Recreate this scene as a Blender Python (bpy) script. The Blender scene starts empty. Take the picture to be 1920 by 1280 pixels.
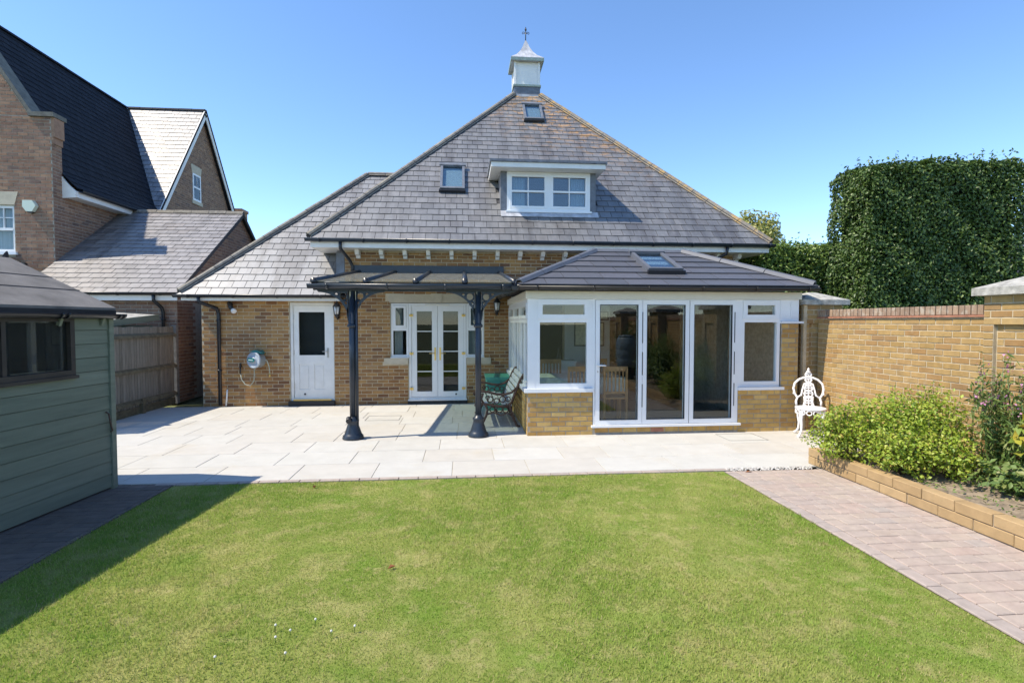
import bpy, math, random
import numpy as np
from mathutils import Vector, Matrix

random.seed(7); RNG = np.random.default_rng(7)
scene = bpy.context.scene
col = scene.collection
R = math.radians

# ------------------------------------------------------------------ camera, sky, sun, exposure
CAM = Vector((0.0, 0.0, 1.75))
cam_data = bpy.data.cameras.new('camera'); cam = bpy.data.objects.new('camera', cam_data); col.objects.link(cam)
cam.location = CAM
cam.rotation_euler = (R(90) - math.atan2(37, 1000), 0, -math.atan2(92, 1000))
cam_data.sensor_width = 36.0; cam_data.lens = 36.0 * 1000 / 1920
cam_data.clip_start = 0.05; cam_data.clip_end = 1500
scene.camera = cam

SUN = Vector((0.69, 0.13, -1.0)).normalized()          # the way the light travels
world = bpy.data.worlds.new('World'); scene.world = world; world.use_nodes = True
wn = world.node_tree.nodes; wl = world.node_tree.links
sky = wn.new('ShaderNodeTexSky'); sky.sky_type = 'NISHITA'; sky.sun_disc = False
sky.sun_elevation = math.asin(-SUN.z); sky.sun_rotation = math.atan2(-SUN.x, -SUN.y)
sky.air_density = 0.75; sky.dust_density = 0.05; sky.ozone_density = 2.0; sky.altitude = 20
wn['Background'].inputs[1].default_value = 0.15
hsv = wn.new('ShaderNodeHueSaturation'); hsv.inputs['Saturation'].default_value = 1.10
wl.new(sky.outputs[0], hsv.inputs['Color']); wl.new(hsv.outputs[0], wn['Background'].inputs[0])
sun_data = bpy.data.lights.new('sun', 'SUN'); sun = bpy.data.objects.new('sun', sun_data); col.objects.link(sun)
sun_data.energy = 3.25; sun_data.angle = R(0.53); sun_data.color = (1.0, 0.90, 0.74)
sun.location = (-20, -6, 30); sun.rotation_euler = SUN.to_track_quat('-Z', 'Y').to_euler()
scene.view_settings.view_transform = 'Standard'; scene.view_settings.look = 'None'
scene.view_settings.exposure = 1.08; scene.view_settings.gamma = 1.0
scene.view_settings.use_curve_mapping = False

# ------------------------------------------------------------------ materials
def nt(name):
    m = bpy.data.materials.new(name); m.use_nodes = True
    n = m.node_tree.nodes; l = m.node_tree.links
    return m, n, l, n['Principled BSDF']

def noise(n, l, scale, detail=4, rough=0.55, stretch=None, vec=None):
    t = n.new('ShaderNodeTexNoise'); t.inputs['Scale'].default_value = scale
    t.inputs['Detail'].default_value = detail; t.inputs['Roughness'].default_value = rough
    if vec is None:
        g = n.new('ShaderNodeNewGeometry'); vec = g.outputs['Position']
    if stretch:
        mp = n.new('ShaderNodeMapping'); mp.inputs['Scale'].default_value = stretch
        l.new(vec, mp.inputs['Vector']); vec = mp.outputs['Vector']
    l.new(vec, t.inputs['Vector'])
    return t.outputs['Fac']

def ramp(n, l, fac, stops, interp='LINEAR'):
    r = n.new('ShaderNodeValToRGB'); r.color_ramp.interpolation = interp
    e = r.color_ramp.elements
    while len(e) < len(stops): e.new(0.5)
    for k, (p, c) in enumerate(stops):
        e[k].position = p; e[k].color = (c[0], c[1], c[2], 1) if not isinstance(c, (int, float)) else (c, c, c, 1)
    l.new(fac, r.inputs['Fac']); return r.outputs['Color']

def mix(n, l, a, b, fac, mode='MIX'):
    m = n.new('ShaderNodeMix'); m.data_type = 'RGBA'; m.blend_type = mode
    for sock, v in ((m.inputs[0], fac), (m.inputs[6], a), (m.inputs[7], b)):
        if isinstance(v, (int, float)): sock.default_value = v
        elif isinstance(v, tuple): sock.default_value = (v[0], v[1], v[2], 1)
        else: l.new(v, sock)
    return m.outputs[2]

def math_(n, l, op, a, b=None):
    m = n.new('ShaderNodeMath'); m.operation = op
    for k, v in enumerate((a, b)):
        if v is None: continue
        if isinstance(v, (int, float)): m.inputs[k].default_value = v
        else: l.new(v, m.inputs[k])
    return m.outputs[0]

def bump(n, l, bsdf, h, strength, dist=0.01):
    b = n.new('ShaderNodeBump'); b.inputs['Strength'].default_value = strength; b.inputs['Distance'].default_value = dist
    l.new(h, b.inputs['Height']); l.new(b.outputs[0], bsdf.inputs['Normal'])

def tint(n, l):
    a = n.new('ShaderNodeAttribute'); a.attribute_name = 'tint'
    o = n.new('ShaderNodeObjectInfo')
    return math_(n, l, 'FRACT', math_(n, l, 'ADD', a.outputs['Fac'], o.outputs['Random']))

def plain(name, c, rough=0.5, metal=0.0, var=0.12, scale=6.0, bmp=0.0, bscale=60, spec=0.5, stretch=None):
    m, n, l, b = nt(name)
    f = noise(n, l, scale, 5, 0.6, stretch)
    lo = tuple(x * (1 - var) for x in c); hi = tuple(min(1, x * (1 + var)) for x in c)
    l.new(ramp(n, l, f, [(0.3, lo), (0.7, hi)]), b.inputs['Base Color'])
    b.inputs['Roughness'].default_value = rough; b.inputs['Metallic'].default_value = metal
    b.inputs['Specular IOR Level'].default_value = spec
    if bmp: bump(n, l, b, noise(n, l, bscale, 6, 0.65), bmp)
    return m

def piece_mat(name, stops, rough=0.8, var=0.25, scale=9, bmp=0.4, bscale=90, bdist=0.006, stain=None, spec=0.3, stretch=None):
    m, n, l, b = nt(name)
    t = tint(n, l)
    c = ramp(n, l, t, stops)
    f = noise(n, l, scale, 6, 0.62, stretch)
    c = mix(n, l, c, ramp(n, l, f, [(0.25, 1 - var), (0.75, 1 + var * 0.5)]), 1.0, 'MULTIPLY')
    if stain:
        for (sc, lo, hi, colr, amt, st) in stain:
            s = noise(n, l, sc, 6, 0.65, st)
            k = math_(n, l, 'MULTIPLY', ramp(n, l, s, [(lo, 0.0), (hi, 1.0)]), amt)
            c = mix(n, l, c, colr, k)
    l.new(c, b.inputs['Base Color'])
    b.inputs['Roughness'].default_value = rough; b.inputs['Specular IOR Level'].default_value = spec
    if bmp: bump(n, l, b, noise(n, l, bscale, 6, 0.7), bmp, bdist)
    return m

M = {}
M['brick_house'] = piece_mat('brick_house', [(0, (.28, .14, .055)), (.3, (.39, .215, .085)), (.5, (.45, .26, .095)), (.68, (.29, .145, .058)), (.84, (.19, .093, .048)), (1, (.43, .265, .12))], stain=[(1.3, .5, .72, (.19, .13, .08), .45, None)])
M['brick_garden'] = piece_mat('brick_garden', [(0, (.36, .23, .085)), (.35, (.41, .27, .11)), (.6, (.33, .19, .075)), (.85, (.44, .305, .13)), (1, (.30, .18, .08))], stain=[(1.7, .52, .75, (.24, .18, .11), .45, None), (7, .60, .75, (.50, .42, .30), .4, None)])
M['brick_red'] = piece_mat('brick_red', [(0, (.22, .125, .085)), (.35, (.31, .18, .115)), (.6, (.25, .15, .11)), (.8, (.36, .22, .14)), (1, (.17, .11, .09))], var=.35)
M['brick_cons'] = piece_mat('brick_cons', [(0, (.48, .30, .09)), (.35, (.56, .37, .125)), (.6, (.44, .25, .075)), (.85, (.60, .42, .16)), (1, (.40, .23, .08))], stain=[(1.7, .52, .75, (.34, .25, .12), .35, None)])
M['coping_brick'] = piece_mat('coping_brick', [(0, (.30, .21, .15)), (.5, (.36, .25, .17)), (1, (.26, .18, .13))], stain=[(14, .5, .65, (.46, .42, .35), .6, None)])
M['creasing'] = plain('creasing', (.36, .16, .10), .85, var=.3, scale=12)
M['mortar'] = plain('mortar', (.50, .42, .29), .95, var=.2, scale=14, bmp=.4, bscale=150)
M['mortar_dark'] = plain('mortar_dark', (.36, .32, .26), .95, var=.25, scale=14, bmp=.4, bscale=150)
M['slab'] = piece_mat('slab', [(0, (.475, .465, .435)), (.4, (.50, .495, .465)), (.7, (.48, .46, .42)), (1, (.515, .51, .485))], rough=.75, var=.10, scale=3.5, bmp=.25, bscale=40, stain=[(1.1, .56, .78, (.45, .38, .26), .4, None), (4.5, .58, .74, (.40, .385, .345), .4, None), (26, .66, .76, (.33, .31, .27), .4, None)])
M['grout'] = plain('grout', (.42, .385, .31), .95, var=.25, scale=9)
M['paver'] = piece_mat('paver', [(0, (.395, .315, .27)), (.3, (.385, .32, .28)), (.5, (.405, .33, .275)), (.7, (.375, .315, .28)), (.9, (.405, .315, .27)), (1, (.365, .32, .29))], rough=.9, var=.2, scale=12, bmp=.6, bscale=120, stain=[(2.2, .5, .75, (.52, .45, .36), .35, None)])
M['paver_edge'] = piece_mat('paver_edge', [(0, (.355, .305, .275)), (.5, (.385, .325, .29)), (1, (.41, .34, .295))], rough=.9, var=.2, scale=12, bmp=.6, bscale=120)
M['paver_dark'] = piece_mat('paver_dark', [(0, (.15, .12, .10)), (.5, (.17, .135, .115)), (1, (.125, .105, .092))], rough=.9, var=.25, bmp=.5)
M['path_sand'] = plain('path_sand', (.27, .22, .175), .95, var=.3, scale=20)
M['coping_dark'] = plain('coping_dark', (.13, .13, .115), .9, var=.3, scale=8)
M['soil'] = plain('soil', (.26, .205, .145), .95, var=.45, scale=9, bmp=1.0, bscale=35)
M['pebble'] = piece_mat('pebble', [(0, (.62, .60, .56)), (.5, (.40, .37, .34)), (.75, (.72, .70, .66)), (1, (.30, .27, .25))], rough=.6, bmp=0)
STAIN_SLATE = [(2.2, .5, .72, (.26, .25, .25), .5, (1.6, .55, .55)), (1.5, .47, .66, (.05, .046, .047), .75, (2.2, .28, .28)), (30, .63, .75, (.34, .33, .31), .3, None)]
def slate_mat(name, stops, rough, lichen=False):
    m = piece_mat(name, stops, rough=rough, var=.22, scale=14, bmp=.2, bscale=70, bdist=.004, stain=STAIN_SLATE, spec=1.0)
    m.node_tree.nodes['Principled BSDF'].inputs['IOR'].default_value = 1.7
    if lichen:                                             # orange lichen grows towards the right-hand hip and the crown of this roof
        n = m.node_tree.nodes; l = m.node_tree.links; b = n['Principled BSDF']
        src = b.inputs['Base Color'].links[0].from_socket
        g = n.new('ShaderNodeNewGeometry'); sp = n.new('ShaderNodeSeparateXYZ'); l.new(g.outputs['Position'], sp.inputs[0])
        hip = math_(n, l, 'ADD', sp.outputs['X'], math_(n, l, 'MULTIPLY', sp.outputs['Z'], 0.93))
        zone = ramp(n, l, math_(n, l, 'DIVIDE', math_(n, l, 'SUBTRACT', hip, 6.9), 2.6), [(0.0, 0.0), (1.0, 1.0)])
        up = ramp(n, l, math_(n, l, 'DIVIDE', math_(n, l, 'SUBTRACT', sp.outputs['Z'], 4.8), 2.6), [(0.0, 0.0), (1.0, 1.0)])
        s = ramp(n, l, noise(n, l, 5.5, 7, .7, (.8, 1.6, 1.6)), [(.50, 0.0), (.60, 1.0)])
        k = math_(n, l, 'MULTIPLY', math_(n, l, 'MULTIPLY', zone, up), s)
        l.new(mix(n, l, src, (.50, .25, .045), math_(n, l, 'MULTIPLY', k, .95)), b.inputs['Base Color'])
    return m
SL = [(0, (.112, .113, .118)), (.3, (.134, .135, .139)), (.55, (.096, .097, .102)), (.75, (.155, .154, .155)), (.9, (.115, .109, .107)), (1, (.074, .075, .079))]
M['slate'] = slate_mat('slate', [(p, tuple(x * 1.08 for x in c)) for p, c in SL], .5, True)
M['slate_glare'] = slate_mat('slate_glare', [(p, tuple(x * 1.5 for x in c)) for p, c in SL], .48)  # same slate made lighter: sun glare on these slopes put into the colour
M['slate_garage'] = slate_mat('slate_garage', [(p, (c[0] * 1.5, c[1] * 1.38, c[2] * 1.33)) for p, c in SL], .5)  # reddish slate, lightened for the highlight on the garage slope
M['slate_shaded'] = piece_mat('slate_shaded', [(0, (.016, .019, .026)), (1, (.024, .027, .036))], rough=.75, var=.25, scale=8, bmp=.2, spec=.12)  # slope turned from the sun: its shade is painted into the base colour
M['slate_under'] = plain('slate_under', (.05, .05, .055), .9)
M['hip_tile'] = piece_mat('hip_tile', [(0, (.20, .185, .16)), (.5, (.25, .225, .185)), (1, (.17, .16, .15))], rough=.85, stain=[(4.5, .47, .60, (.42, .26, .07), .75, None), (11, .55, .7, (.42, .40, .34), .5, None)])
M['hip_plain'] = piece_mat('hip_plain', [(0, (.20, .185, .16)), (.5, (.25, .225, .185)), (1, (.17, .16, .15))], rough=.85, stain=[(11, .5, .7, (.42, .40, .34), .5, None)])
M['bedding'] = plain('bedding', (.055, .05, .05), .95, var=.3)
M['white'] = plain('white', (.78, .79, .80), .32, var=.03, scale=3)
M['white_wood'] = plain('white_wood', (.76, .75, .72), .45, var=.06, scale=5)
M['cream'] = plain('cream', (.70, .67, .58), .5, var=.05)
M['black_plastic'] = plain('black_plastic', (.017, .019, .024), .33, var=.25, scale=10)
M['anthracite'] = plain('anthracite', (.019, .028, .042), .35, var=.2, scale=8, bmp=.1, bscale=80)
M['gutter_brown'] = plain('gutter_brown', (.020, .018, .018), .4, var=.2)
M['lead'] = plain('lead', (.13, .145, .175), .5, var=.3, scale=7, bmp=.2)
M['lead_light'] = plain('lead_light', (.42, .43, .46), .45, var=.3, scale=8, stretch=(1, 1, .3))
M['copper'] = plain('copper', (.22, .29, .27), .6, var=.3, scale=18)
M['stone'] = plain('stone', (.52, .46, .35), .85, var=.12, scale=8, bmp=.2)
M['cap_stone'] = plain('cap_stone', (.34, .33, .30), .9, var=.4, scale=13, bmp=.5, bscale=70)
M['brass'] = plain('brass', (.72, .50, .17), .3, metal=.9, var=.1)
M['steel'] = plain('steel', (.55, .54, .52), .3, metal=.9, var=.1)
M['rust'] = plain('rust', (.085, .045, .032), .75, var=.5, scale=40, bmp=.4)
M['slat_white'] = plain('slat_white', (.50, .53, .52), .6, var=.15, scale=25, stretch=(1, .1, 1))
M['chair_white'] = plain('chair_white', (.84, .83, .83), .35, var=.04)
M['green_box'] = plain('green_box', (.06, .30, .23), .5, var=.1)
M['shed_green'] = piece_mat('shed_green', [(0, (.165, .19, .145)), (.5, (.185, .21, .162)), (1, (.15, .176, .135))], rough=.7, var=.22, scale=5, bmp=.3, bscale=30, stretch=(1, .3, 4), stain=[(3, .55, .75, (.07, .10, .085), .5, (1, .4, 2))])
M['felt'] = plain('felt', (.155, .145, .135), .92, var=.3, scale=3.5, bmp=.5, bscale=220)
M['dark_wood'] = plain('dark_wood', (.035, .028, .023), .6, var=.3)
M['pale'] = piece_mat('pale', [(0, (.25, .225, .185)), (.5, (.31, .285, .24)), (1, (.20, .18, .145))], rough=.9, var=.4, scale=14, bmp=.5, stretch=(3, 3, .25))
M['rail'] = plain('rail', (.16, .13, .075), .9, var=.35, scale=10, bmp=.4)
M['concrete'] = plain('concrete', (.24, .23, .21), .95, var=.25, scale=9, bmp=.4)
M['door_black'] = plain('door_black', (.02, .02, .02), .6)
M['plaster'] = plain('plaster', (.50, .50, .49), .9, var=.04)
M['oak'] = plain('oak', (.40, .21, .08), .5, var=.25, scale=9, stretch=(1, 1, .2))
M['cloth'] = plain('cloth', (.62, .68, .62), .85, var=.12, scale=20)
M['paper'] = plain('paper', (.62, .58, .44), .8, var=.2, scale=18)
M['teal'] = plain('teal', (.02, .17, .17), .5)
M['grey_plastic'] = plain('grey_plastic', (.40, .45, .50), .4, var=.05)
M['hose'] = plain('hose', (.42, .44, .36), .5)
M['terracotta'] = plain('terracotta', (.50, .19, .09), .8, var=.2, scale=20)
M['butt_blue'] = plain('butt_blue', (.20, .27, .33), .5, var=.06)
M['curtain'] = plain('curtain', (.60, .64, .66), .9, var=.15, scale=30, stretch=(1, 1, .02))
M['render_pale'] = plain('render_pale', (.55, .53, .48), .9)
M['floor_in'] = plain('floor_in', (.30, .27, .24), .5)
M['alarm'] = plain('alarm', (.60, .68, .58), .45, var=.04)
M['bark'] = plain('bark', (.12, .09, .06), .9, var=.4, scale=20, bmp=.5)
M['earth'] = plain('earth', (.10, .115, .045), .95, var=.3, scale=1.2)
M['inside_dark'] = plain('inside_dark', (.035, .033, .03), .9)  # room surfaces coloured near-black to stand for the unlit interior

def glass(name, t=(.93, .96, .95), f0=.09, extra=None):
    m = bpy.data.materials.new(name); m.use_nodes = True; n = m.node_tree.nodes; l = m.node_tree.links
    n.remove(n['Principled BSDF']); out = n['Material Output']
    g = n.new('ShaderNodeNewGeometry'); d = n.new('ShaderNodeVectorMath'); d.operation = 'DOT_PRODUCT'
    l.new(g.outputs['Normal'], d.inputs[0]); l.new(g.outputs['Incoming'], d.inputs[1])
    c = math_(n, l, 'ABSOLUTE', d.outputs['Value'])
    p = math_(n, l, 'POWER', math_(n, l, 'SUBTRACT', 1.0, c), 5.0)
    f = math_(n, l, 'ADD', math_(n, l, 'MULTIPLY', p, 1 - f0), f0)      # Schlick
    tr = n.new('ShaderNodeBsdfTransparent'); tr.inputs[0].default_value = (*t, 1)
    gl = n.new('ShaderNodeBsdfGlossy'); gl.inputs['Roughness'].default_value = 0.0
    s = n.new('ShaderNodeMixShader'); l.new(f, s.inputs[0]); l.new(tr.outputs[0], s.inputs[1]); l.new(gl.outputs[0], s.inputs[2])
    last = s.outputs[0]
    if extra:                                              # dust, lichen and water marks lying on the glass
        df = n.new('ShaderNodeBsdfDiffuse')
        l.new(ramp(n, l, noise(n, l, 9, 6, .7), [(.3, (.20, .20, .19)), (.7, extra)]), df.inputs[0])
        s2 = n.new('ShaderNodeMixShader'); l.new(last, s2.inputs[1]); l.new(df.outputs[0], s2.inputs[2])
        l.new(ramp(n, l, noise(n, l, 16, 7, .75), [(.35, .12), (.7, .5)]), s2.inputs[0]); last = s2.outputs[0]
    l.new(last, out.inputs[0])
    return m
M['glass'] = glass('glass', f0=.05)
M['glass_house'] = glass('glass_house', t=(.8, .84, .85), f0=.04)
M['glass_sky'] = glass('glass_sky', t=(.7, .78, .82), f0=.13)
M['glass_roof'] = glass('glass_roof', t=(.72, .80, .76), f0=.08, extra=(.40, .38, .30))

def leaf_mat(name, stops, trans=.25, rough=.45, patch=None, spec=.5):
    m, n, l, b = nt(name)
    t = tint(n, l); c = ramp(n, l, t, stops)
    if patch:
        for (sc, lo, hi, colr, amt) in patch:
            k = math_(n, l, 'MULTIPLY', ramp(n, l, noise(n, l, sc, 5, .6), [(lo, 0.0), (hi, 1.0)]), amt)
            c = mix(n, l, c, colr, k)
    l.new(c, b.inputs['Base Color']); b.inputs['Roughness'].default_value = rough
    b.inputs['Specular IOR Level'].default_value = spec
    tl = n.new('ShaderNodeBsdfTranslucent'); l.new(c, tl.inputs[0])
    s = n.new('ShaderNodeMixShader'); s.inputs[0].default_value = trans
    l.new(b.outputs[0], s.inputs[1]); l.new(tl.outputs[0], s.inputs[2])
    l.new(s.outputs[0], n['Material Output'].inputs[0])
    return m
LAWN_PATCH = [(0.9, .44, .66, (.46, .44, .15), .48), (3.4, .49, .66, (.49, .44, .19), .52), (2.1, .52, .70, (.17, .31, .035), .5), (7.5, .56, .70, (.48, .41, .2), .55), (1.15, .65, .71, (.44, .33, .18), .55)]
M['grass'] = leaf_mat('grass', [(0, (.19, .31, .035)), (.5, (.28, .41, .06)), (.8, (.36, .45, .10)), (.88, (.44, .43, .16)), (1, (.50, .38, .22))], .4, .6, LAWN_PATCH, .2)
m_, n_, l_, b_ = nt('lawn_soil')
c_ = ramp(n_, l_, noise(n_, l_, 30, 6, .7), [(.3, (.15, .21, .035)), (.7, (.27, .32, .075))])
for (sc, lo, hi, colr, amt) in LAWN_PATCH:
    c_ = mix(n_, l_, c_, colr, math_(n_, l_, 'MULTIPLY', ramp(n_, l_, noise(n_, l_, sc, 5, .6), [(lo, 0.0), (hi, 1.0)]), amt))
l_.new(c_, b_.inputs['Base Color']); b_.inputs['Roughness'].default_value = .95; b_.inputs['Specular IOR Level'].default_value = .1
bump(n_, l_, b_, noise(n_, l_, 160, 4, .7), .8, .02); M['lawn_soil'] = m_
M['hedge_leaf'] = leaf_mat('hedge_leaf', [(0, (.035, .07, .014)), (.5, (.07, .128, .024)), (.85, (.11, .175, .036)), (1, (.18, .245, .065))], .25, .45)
M['hedge2_leaf'] = leaf_mat('hedge2_leaf', [(0, (.09, .16, .03)), (.6, (.18, .28, .055)), (1, (.30, .39, .10))], .3, .4)
M['gold_leaf'] = leaf_mat('gold_leaf', [(0, (.22, .26, .055)), (.6, (.36, .38, .10)), (1, (.48, .44, .17))], .35, .5)
M['shrub_leaf'] = leaf_mat('shrub_leaf', [(0, (.17, .28, .03)), (.4, (.33, .44, .05)), (.8, (.47, .55, .08)), (.95, (.50, .49, .10)), (1, (.45, .31, .10))], .42, .45)
M['herb_leaf'] = leaf_mat('herb_leaf', [(0, (.08, .15, .035)), (.6, (.16, .24, .06)), (1, (.26, .28, .09))], .3, .5)
M['big_leaf'] = leaf_mat('big_leaf', [(0, (.09, .19, .035)), (.4, (.22, .30, .05)), (.7, (.40, .38, .05)), (.92, (.48, .36, .06)), (1, (.42, .15, .05))], .3, .45)
M['pink'] = leaf_mat('pink', [(0, (.50, .17, .34)), (1, (.62, .30, .48))], .3, .6)
M['clover'] = leaf_mat('clover', [(0, (.70, .70, .64)), (1, (.80, .78, .74))], .2, .7)
M['dead_leaf'] = plain('dead_leaf', (.33, .13, .05), .7)
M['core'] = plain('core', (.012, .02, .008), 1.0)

# ------------------------------------------------------------------ mesh helpers
OFF = {}
def newobj(name, mesh, parent=None, mat=None, kind=None):
    o = bpy.data.objects.new(name, mesh); col.objects.link(o)
    if parent is not None: o.parent = parent
    OFF[o] = OFF[parent] if parent is not None else Vector((0, 0, 0))
    if mat is not None and mesh is not None: mesh.materials.append(M[mat] if isinstance(mat, str) else mat)
    if kind: o['kind'] = kind
    return o

def thing(name, loc, label, cat, group=None):
    o = bpy.data.objects.new(name, None); col.objects.link(o); o.location = loc; o.empty_display_size = .1
    OFF[o] = Vector(loc); o['label'] = label; o['category'] = cat
    if group: o['group'] = group
    return o

def tag(o, label, cat, group=None):
    o['label'] = label; o['category'] = cat
    if group: o['group'] = group
    return o

def place(o, loc, rz=0.0):                                 # a thing built round the origin is set where it stands
    o.location = loc; o.rotation_euler = (0, 0, rz)

class Frame:
    def __init__(s, o, u, v):
        s.o = Vector(o); s.u = Vector(u).normalized(); s.v = Vector(v).normalized(); s.n = s.u.cross(s.v)
    def p(s, a, b, c=0.0): return s.o + s.u * a + s.v * b + s.n * c

class MB:
    def __init__(s): s.v = []; s.f = []; s.s = []
    def add(s, vs, fs, smooth=False):
        k = len(s.v); s.v += [Vector(q) for q in vs]
        for f in fs: s.f.append([k + i for i in f]); s.s.append(smooth)
        return s
    def box(s, x0, x1, y0, y1, z0, z1):
        v = [(x0, y0, z0), (x1, y0, z0), (x1, y1, z0), (x0, y1, z0), (x0, y0, z1), (x1, y0, z1), (x1, y1, z1), (x0, y1, z1)]
        return s.add(v, [(0, 3, 2, 1), (4, 5, 6, 7), (0, 1, 5, 4), (1, 2, 6, 5), (2, 3, 7, 6), (3, 0, 4, 7)])
    def fbox(s, F, a0, a1, b0, b1, c0, c1):
        v = [F.p(*q) for q in ((a0, b0, c0), (a1, b0, c0), (a1, b1, c0), (a0, b1, c0), (a0, b0, c1), (a1, b0, c1), (a1, b1, c1), (a0, b1, c1))]
        return s.add(v, [(0, 3, 2, 1), (4, 5, 6, 7), (0, 1, 5, 4), (1, 2, 6, 5), (2, 3, 7, 6), (3, 0, 4, 7)])
    def ext(s, F, poly, c0, c1, smooth=False):             # polygon (u,v) extruded along the frame's normal
        n = len(poly); v = [F.p(a, b, c0) for a, b in poly] + [F.p(a, b, c1) for a, b in poly]
        s.add(v, [list(range(n))[::-1], [n + i for i in range(n)]])
        k = len(s.v) - 2 * n
        for i in range(n):
            j = (i + 1) % n; s.f.append([k + i, k + j, k + n + j, k + n + i]); s.s.append(smooth)
        return s
    def beam(s, a, b, w, h, up=(0, 0, 1)):                 # a rectangular bar from a to b
        a = Vector(a); b = Vector(b); d = (b - a).normalized(); up = Vector(up)
        u = d.cross(up).normalized(); v = u.cross(d)
        vs = []
        for q in (a, b):
            for (i, j) in ((-1, -1), (1, -1), (1, 1), (-1, 1)): vs.append(q + u * (i * w / 2) + v * (j * h / 2))
        return s.add(vs, [(0, 1, 2, 3), (7, 6, 5, 4), (0, 4, 5, 1), (1, 5, 6, 2), (2, 6, 7, 3), (3, 7, 4, 0)])
    def tube(s, path, r, seg=8, closed=False):
        path = [Vector(p) for p in path]; n = len(path); rs = r if isinstance(r, (list, tuple)) else [r] * n
        ref = None; rings = []
        for i, p in enumerate(path):
            if closed: d = path[(i + 1) % n] - path[i - 1]
            else: d = path[min(i + 1, n - 1)] - path[max(i - 1, 0)]
            d.normalize()
            if ref is None:
                ref = Vector((0, 0, 1)) if abs(d.z) < .9 else Vector((0, 1, 0))
            a = d.cross(ref).normalized(); b = a.cross(d).normalized(); ref = b
            rings.append([p + (a * math.cos(t) + b * math.sin(t)) * rs[i] for t in [2 * math.pi * k / seg for k in range(seg)]])
        k0 = len(s.v)
        for rg in rings: s.v += rg
        m = n if closed else n - 1
        for i in range(m):
            i2 = (i + 1) % n
            for k in range(seg):
                s.f.append([k0 + i * seg + k, k0 + i * seg + (k + 1) % seg, k0 + i2 * seg + (k + 1) % seg, k0 + i2 * seg + k]); s.s.append(True)
        if not closed:
            s.f.append([k0 + k for k in range(seg)][::-1]); s.s.append(False)
            s.f.append([k0 + (n - 1) * seg + k for k in range(seg)]); s.s.append(False)
        return s
    def lathe(s, prof, c, seg=20, axis=(0, 0, 1)):
        ax = Vector(axis).normalized(); ref = Vector((1, 0, 0)) if abs(ax.x) < .9 else Vector((0, 1, 0))
        a = ax.cross(ref).normalized(); b = ax.cross(a); c = Vector(c); k0 = len(s.v); n = len(prof)
        for r, z in prof:
            for k in range(seg):
                t = 2 * math.pi * k / seg; s.v.append(c + ax * z + (a * math.cos(t) + b * math.sin(t)) * r)
        for i in range(n - 1):
            for k in range(seg):
                s.f.append([k0 + i * seg + k, k0 + i * seg + (k + 1) % seg, k0 + (i + 1) * seg + (k + 1) % seg, k0 + (i + 1) * seg + k]); s.s.append(True)
        s.f.append([k0 + k for k in range(seg)][::-1]); s.s.append(False)
        s.f.append([k0 + (n - 1) * seg + k for k in range(seg)]); s.s.append(False)
        return s
    def build(s, name, mat, parent=None, kind=None):
        off = OFF[parent] if parent is not None else Vector((0, 0, 0))
        me = bpy.data.meshes.new(name); me.from_pydata([tuple(q - off) for q in s.v], [], s.f)
        me.polygons.foreach_set('use_smooth', s.s); me.update()
        import bmesh
        bm = bmesh.new(); bm.from_mesh(me); bmesh.ops.recalc_face_normals(bm, faces=bm.faces); bm.to_mesh(me); bm.free()
        return newobj(name, me, parent, mat, kind)

def arc(cx, cy, r, a0, a1, n): return [(cx + r * math.cos(R(a0 + (a1 - a0) * k / n)), cy + r * math.sin(R(a0 + (a1 - a0) * k / n))) for k in range(n + 1)]

def clip(poly, conv):                                      # polygon clipped by a convex counter-clockwise polygon
    out = poly
    for i in range(len(conv)):
        a, b = conv[i], conv[(i + 1) % len(conv)]; res = []
        side = lambda p: (b[0] - a[0]) * (p[1] - a[1]) - (b[1] - a[1]) * (p[0] - a[0])
        for k in range(len(out)):
            p, q = out[k], out[(k + 1) % len(out)]; sp, sq = side(p), side(q)
            if sp >= 0: res.append(p)
            if (sp >= 0) != (sq >= 0):
                t = sp / (sp - sq); res.append((p[0] + (q[0] - p[0]) * t, p[1] + (q[1] - p[1]) * t))
        out = res
        if not out: return []
    return out

def area(p): return .5 * abs(sum(p[i][0] * p[(i + 1) % len(p)][1] - p[(i + 1) % len(p)][0] * p[i][1] for i in range(len(p))))

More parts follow.
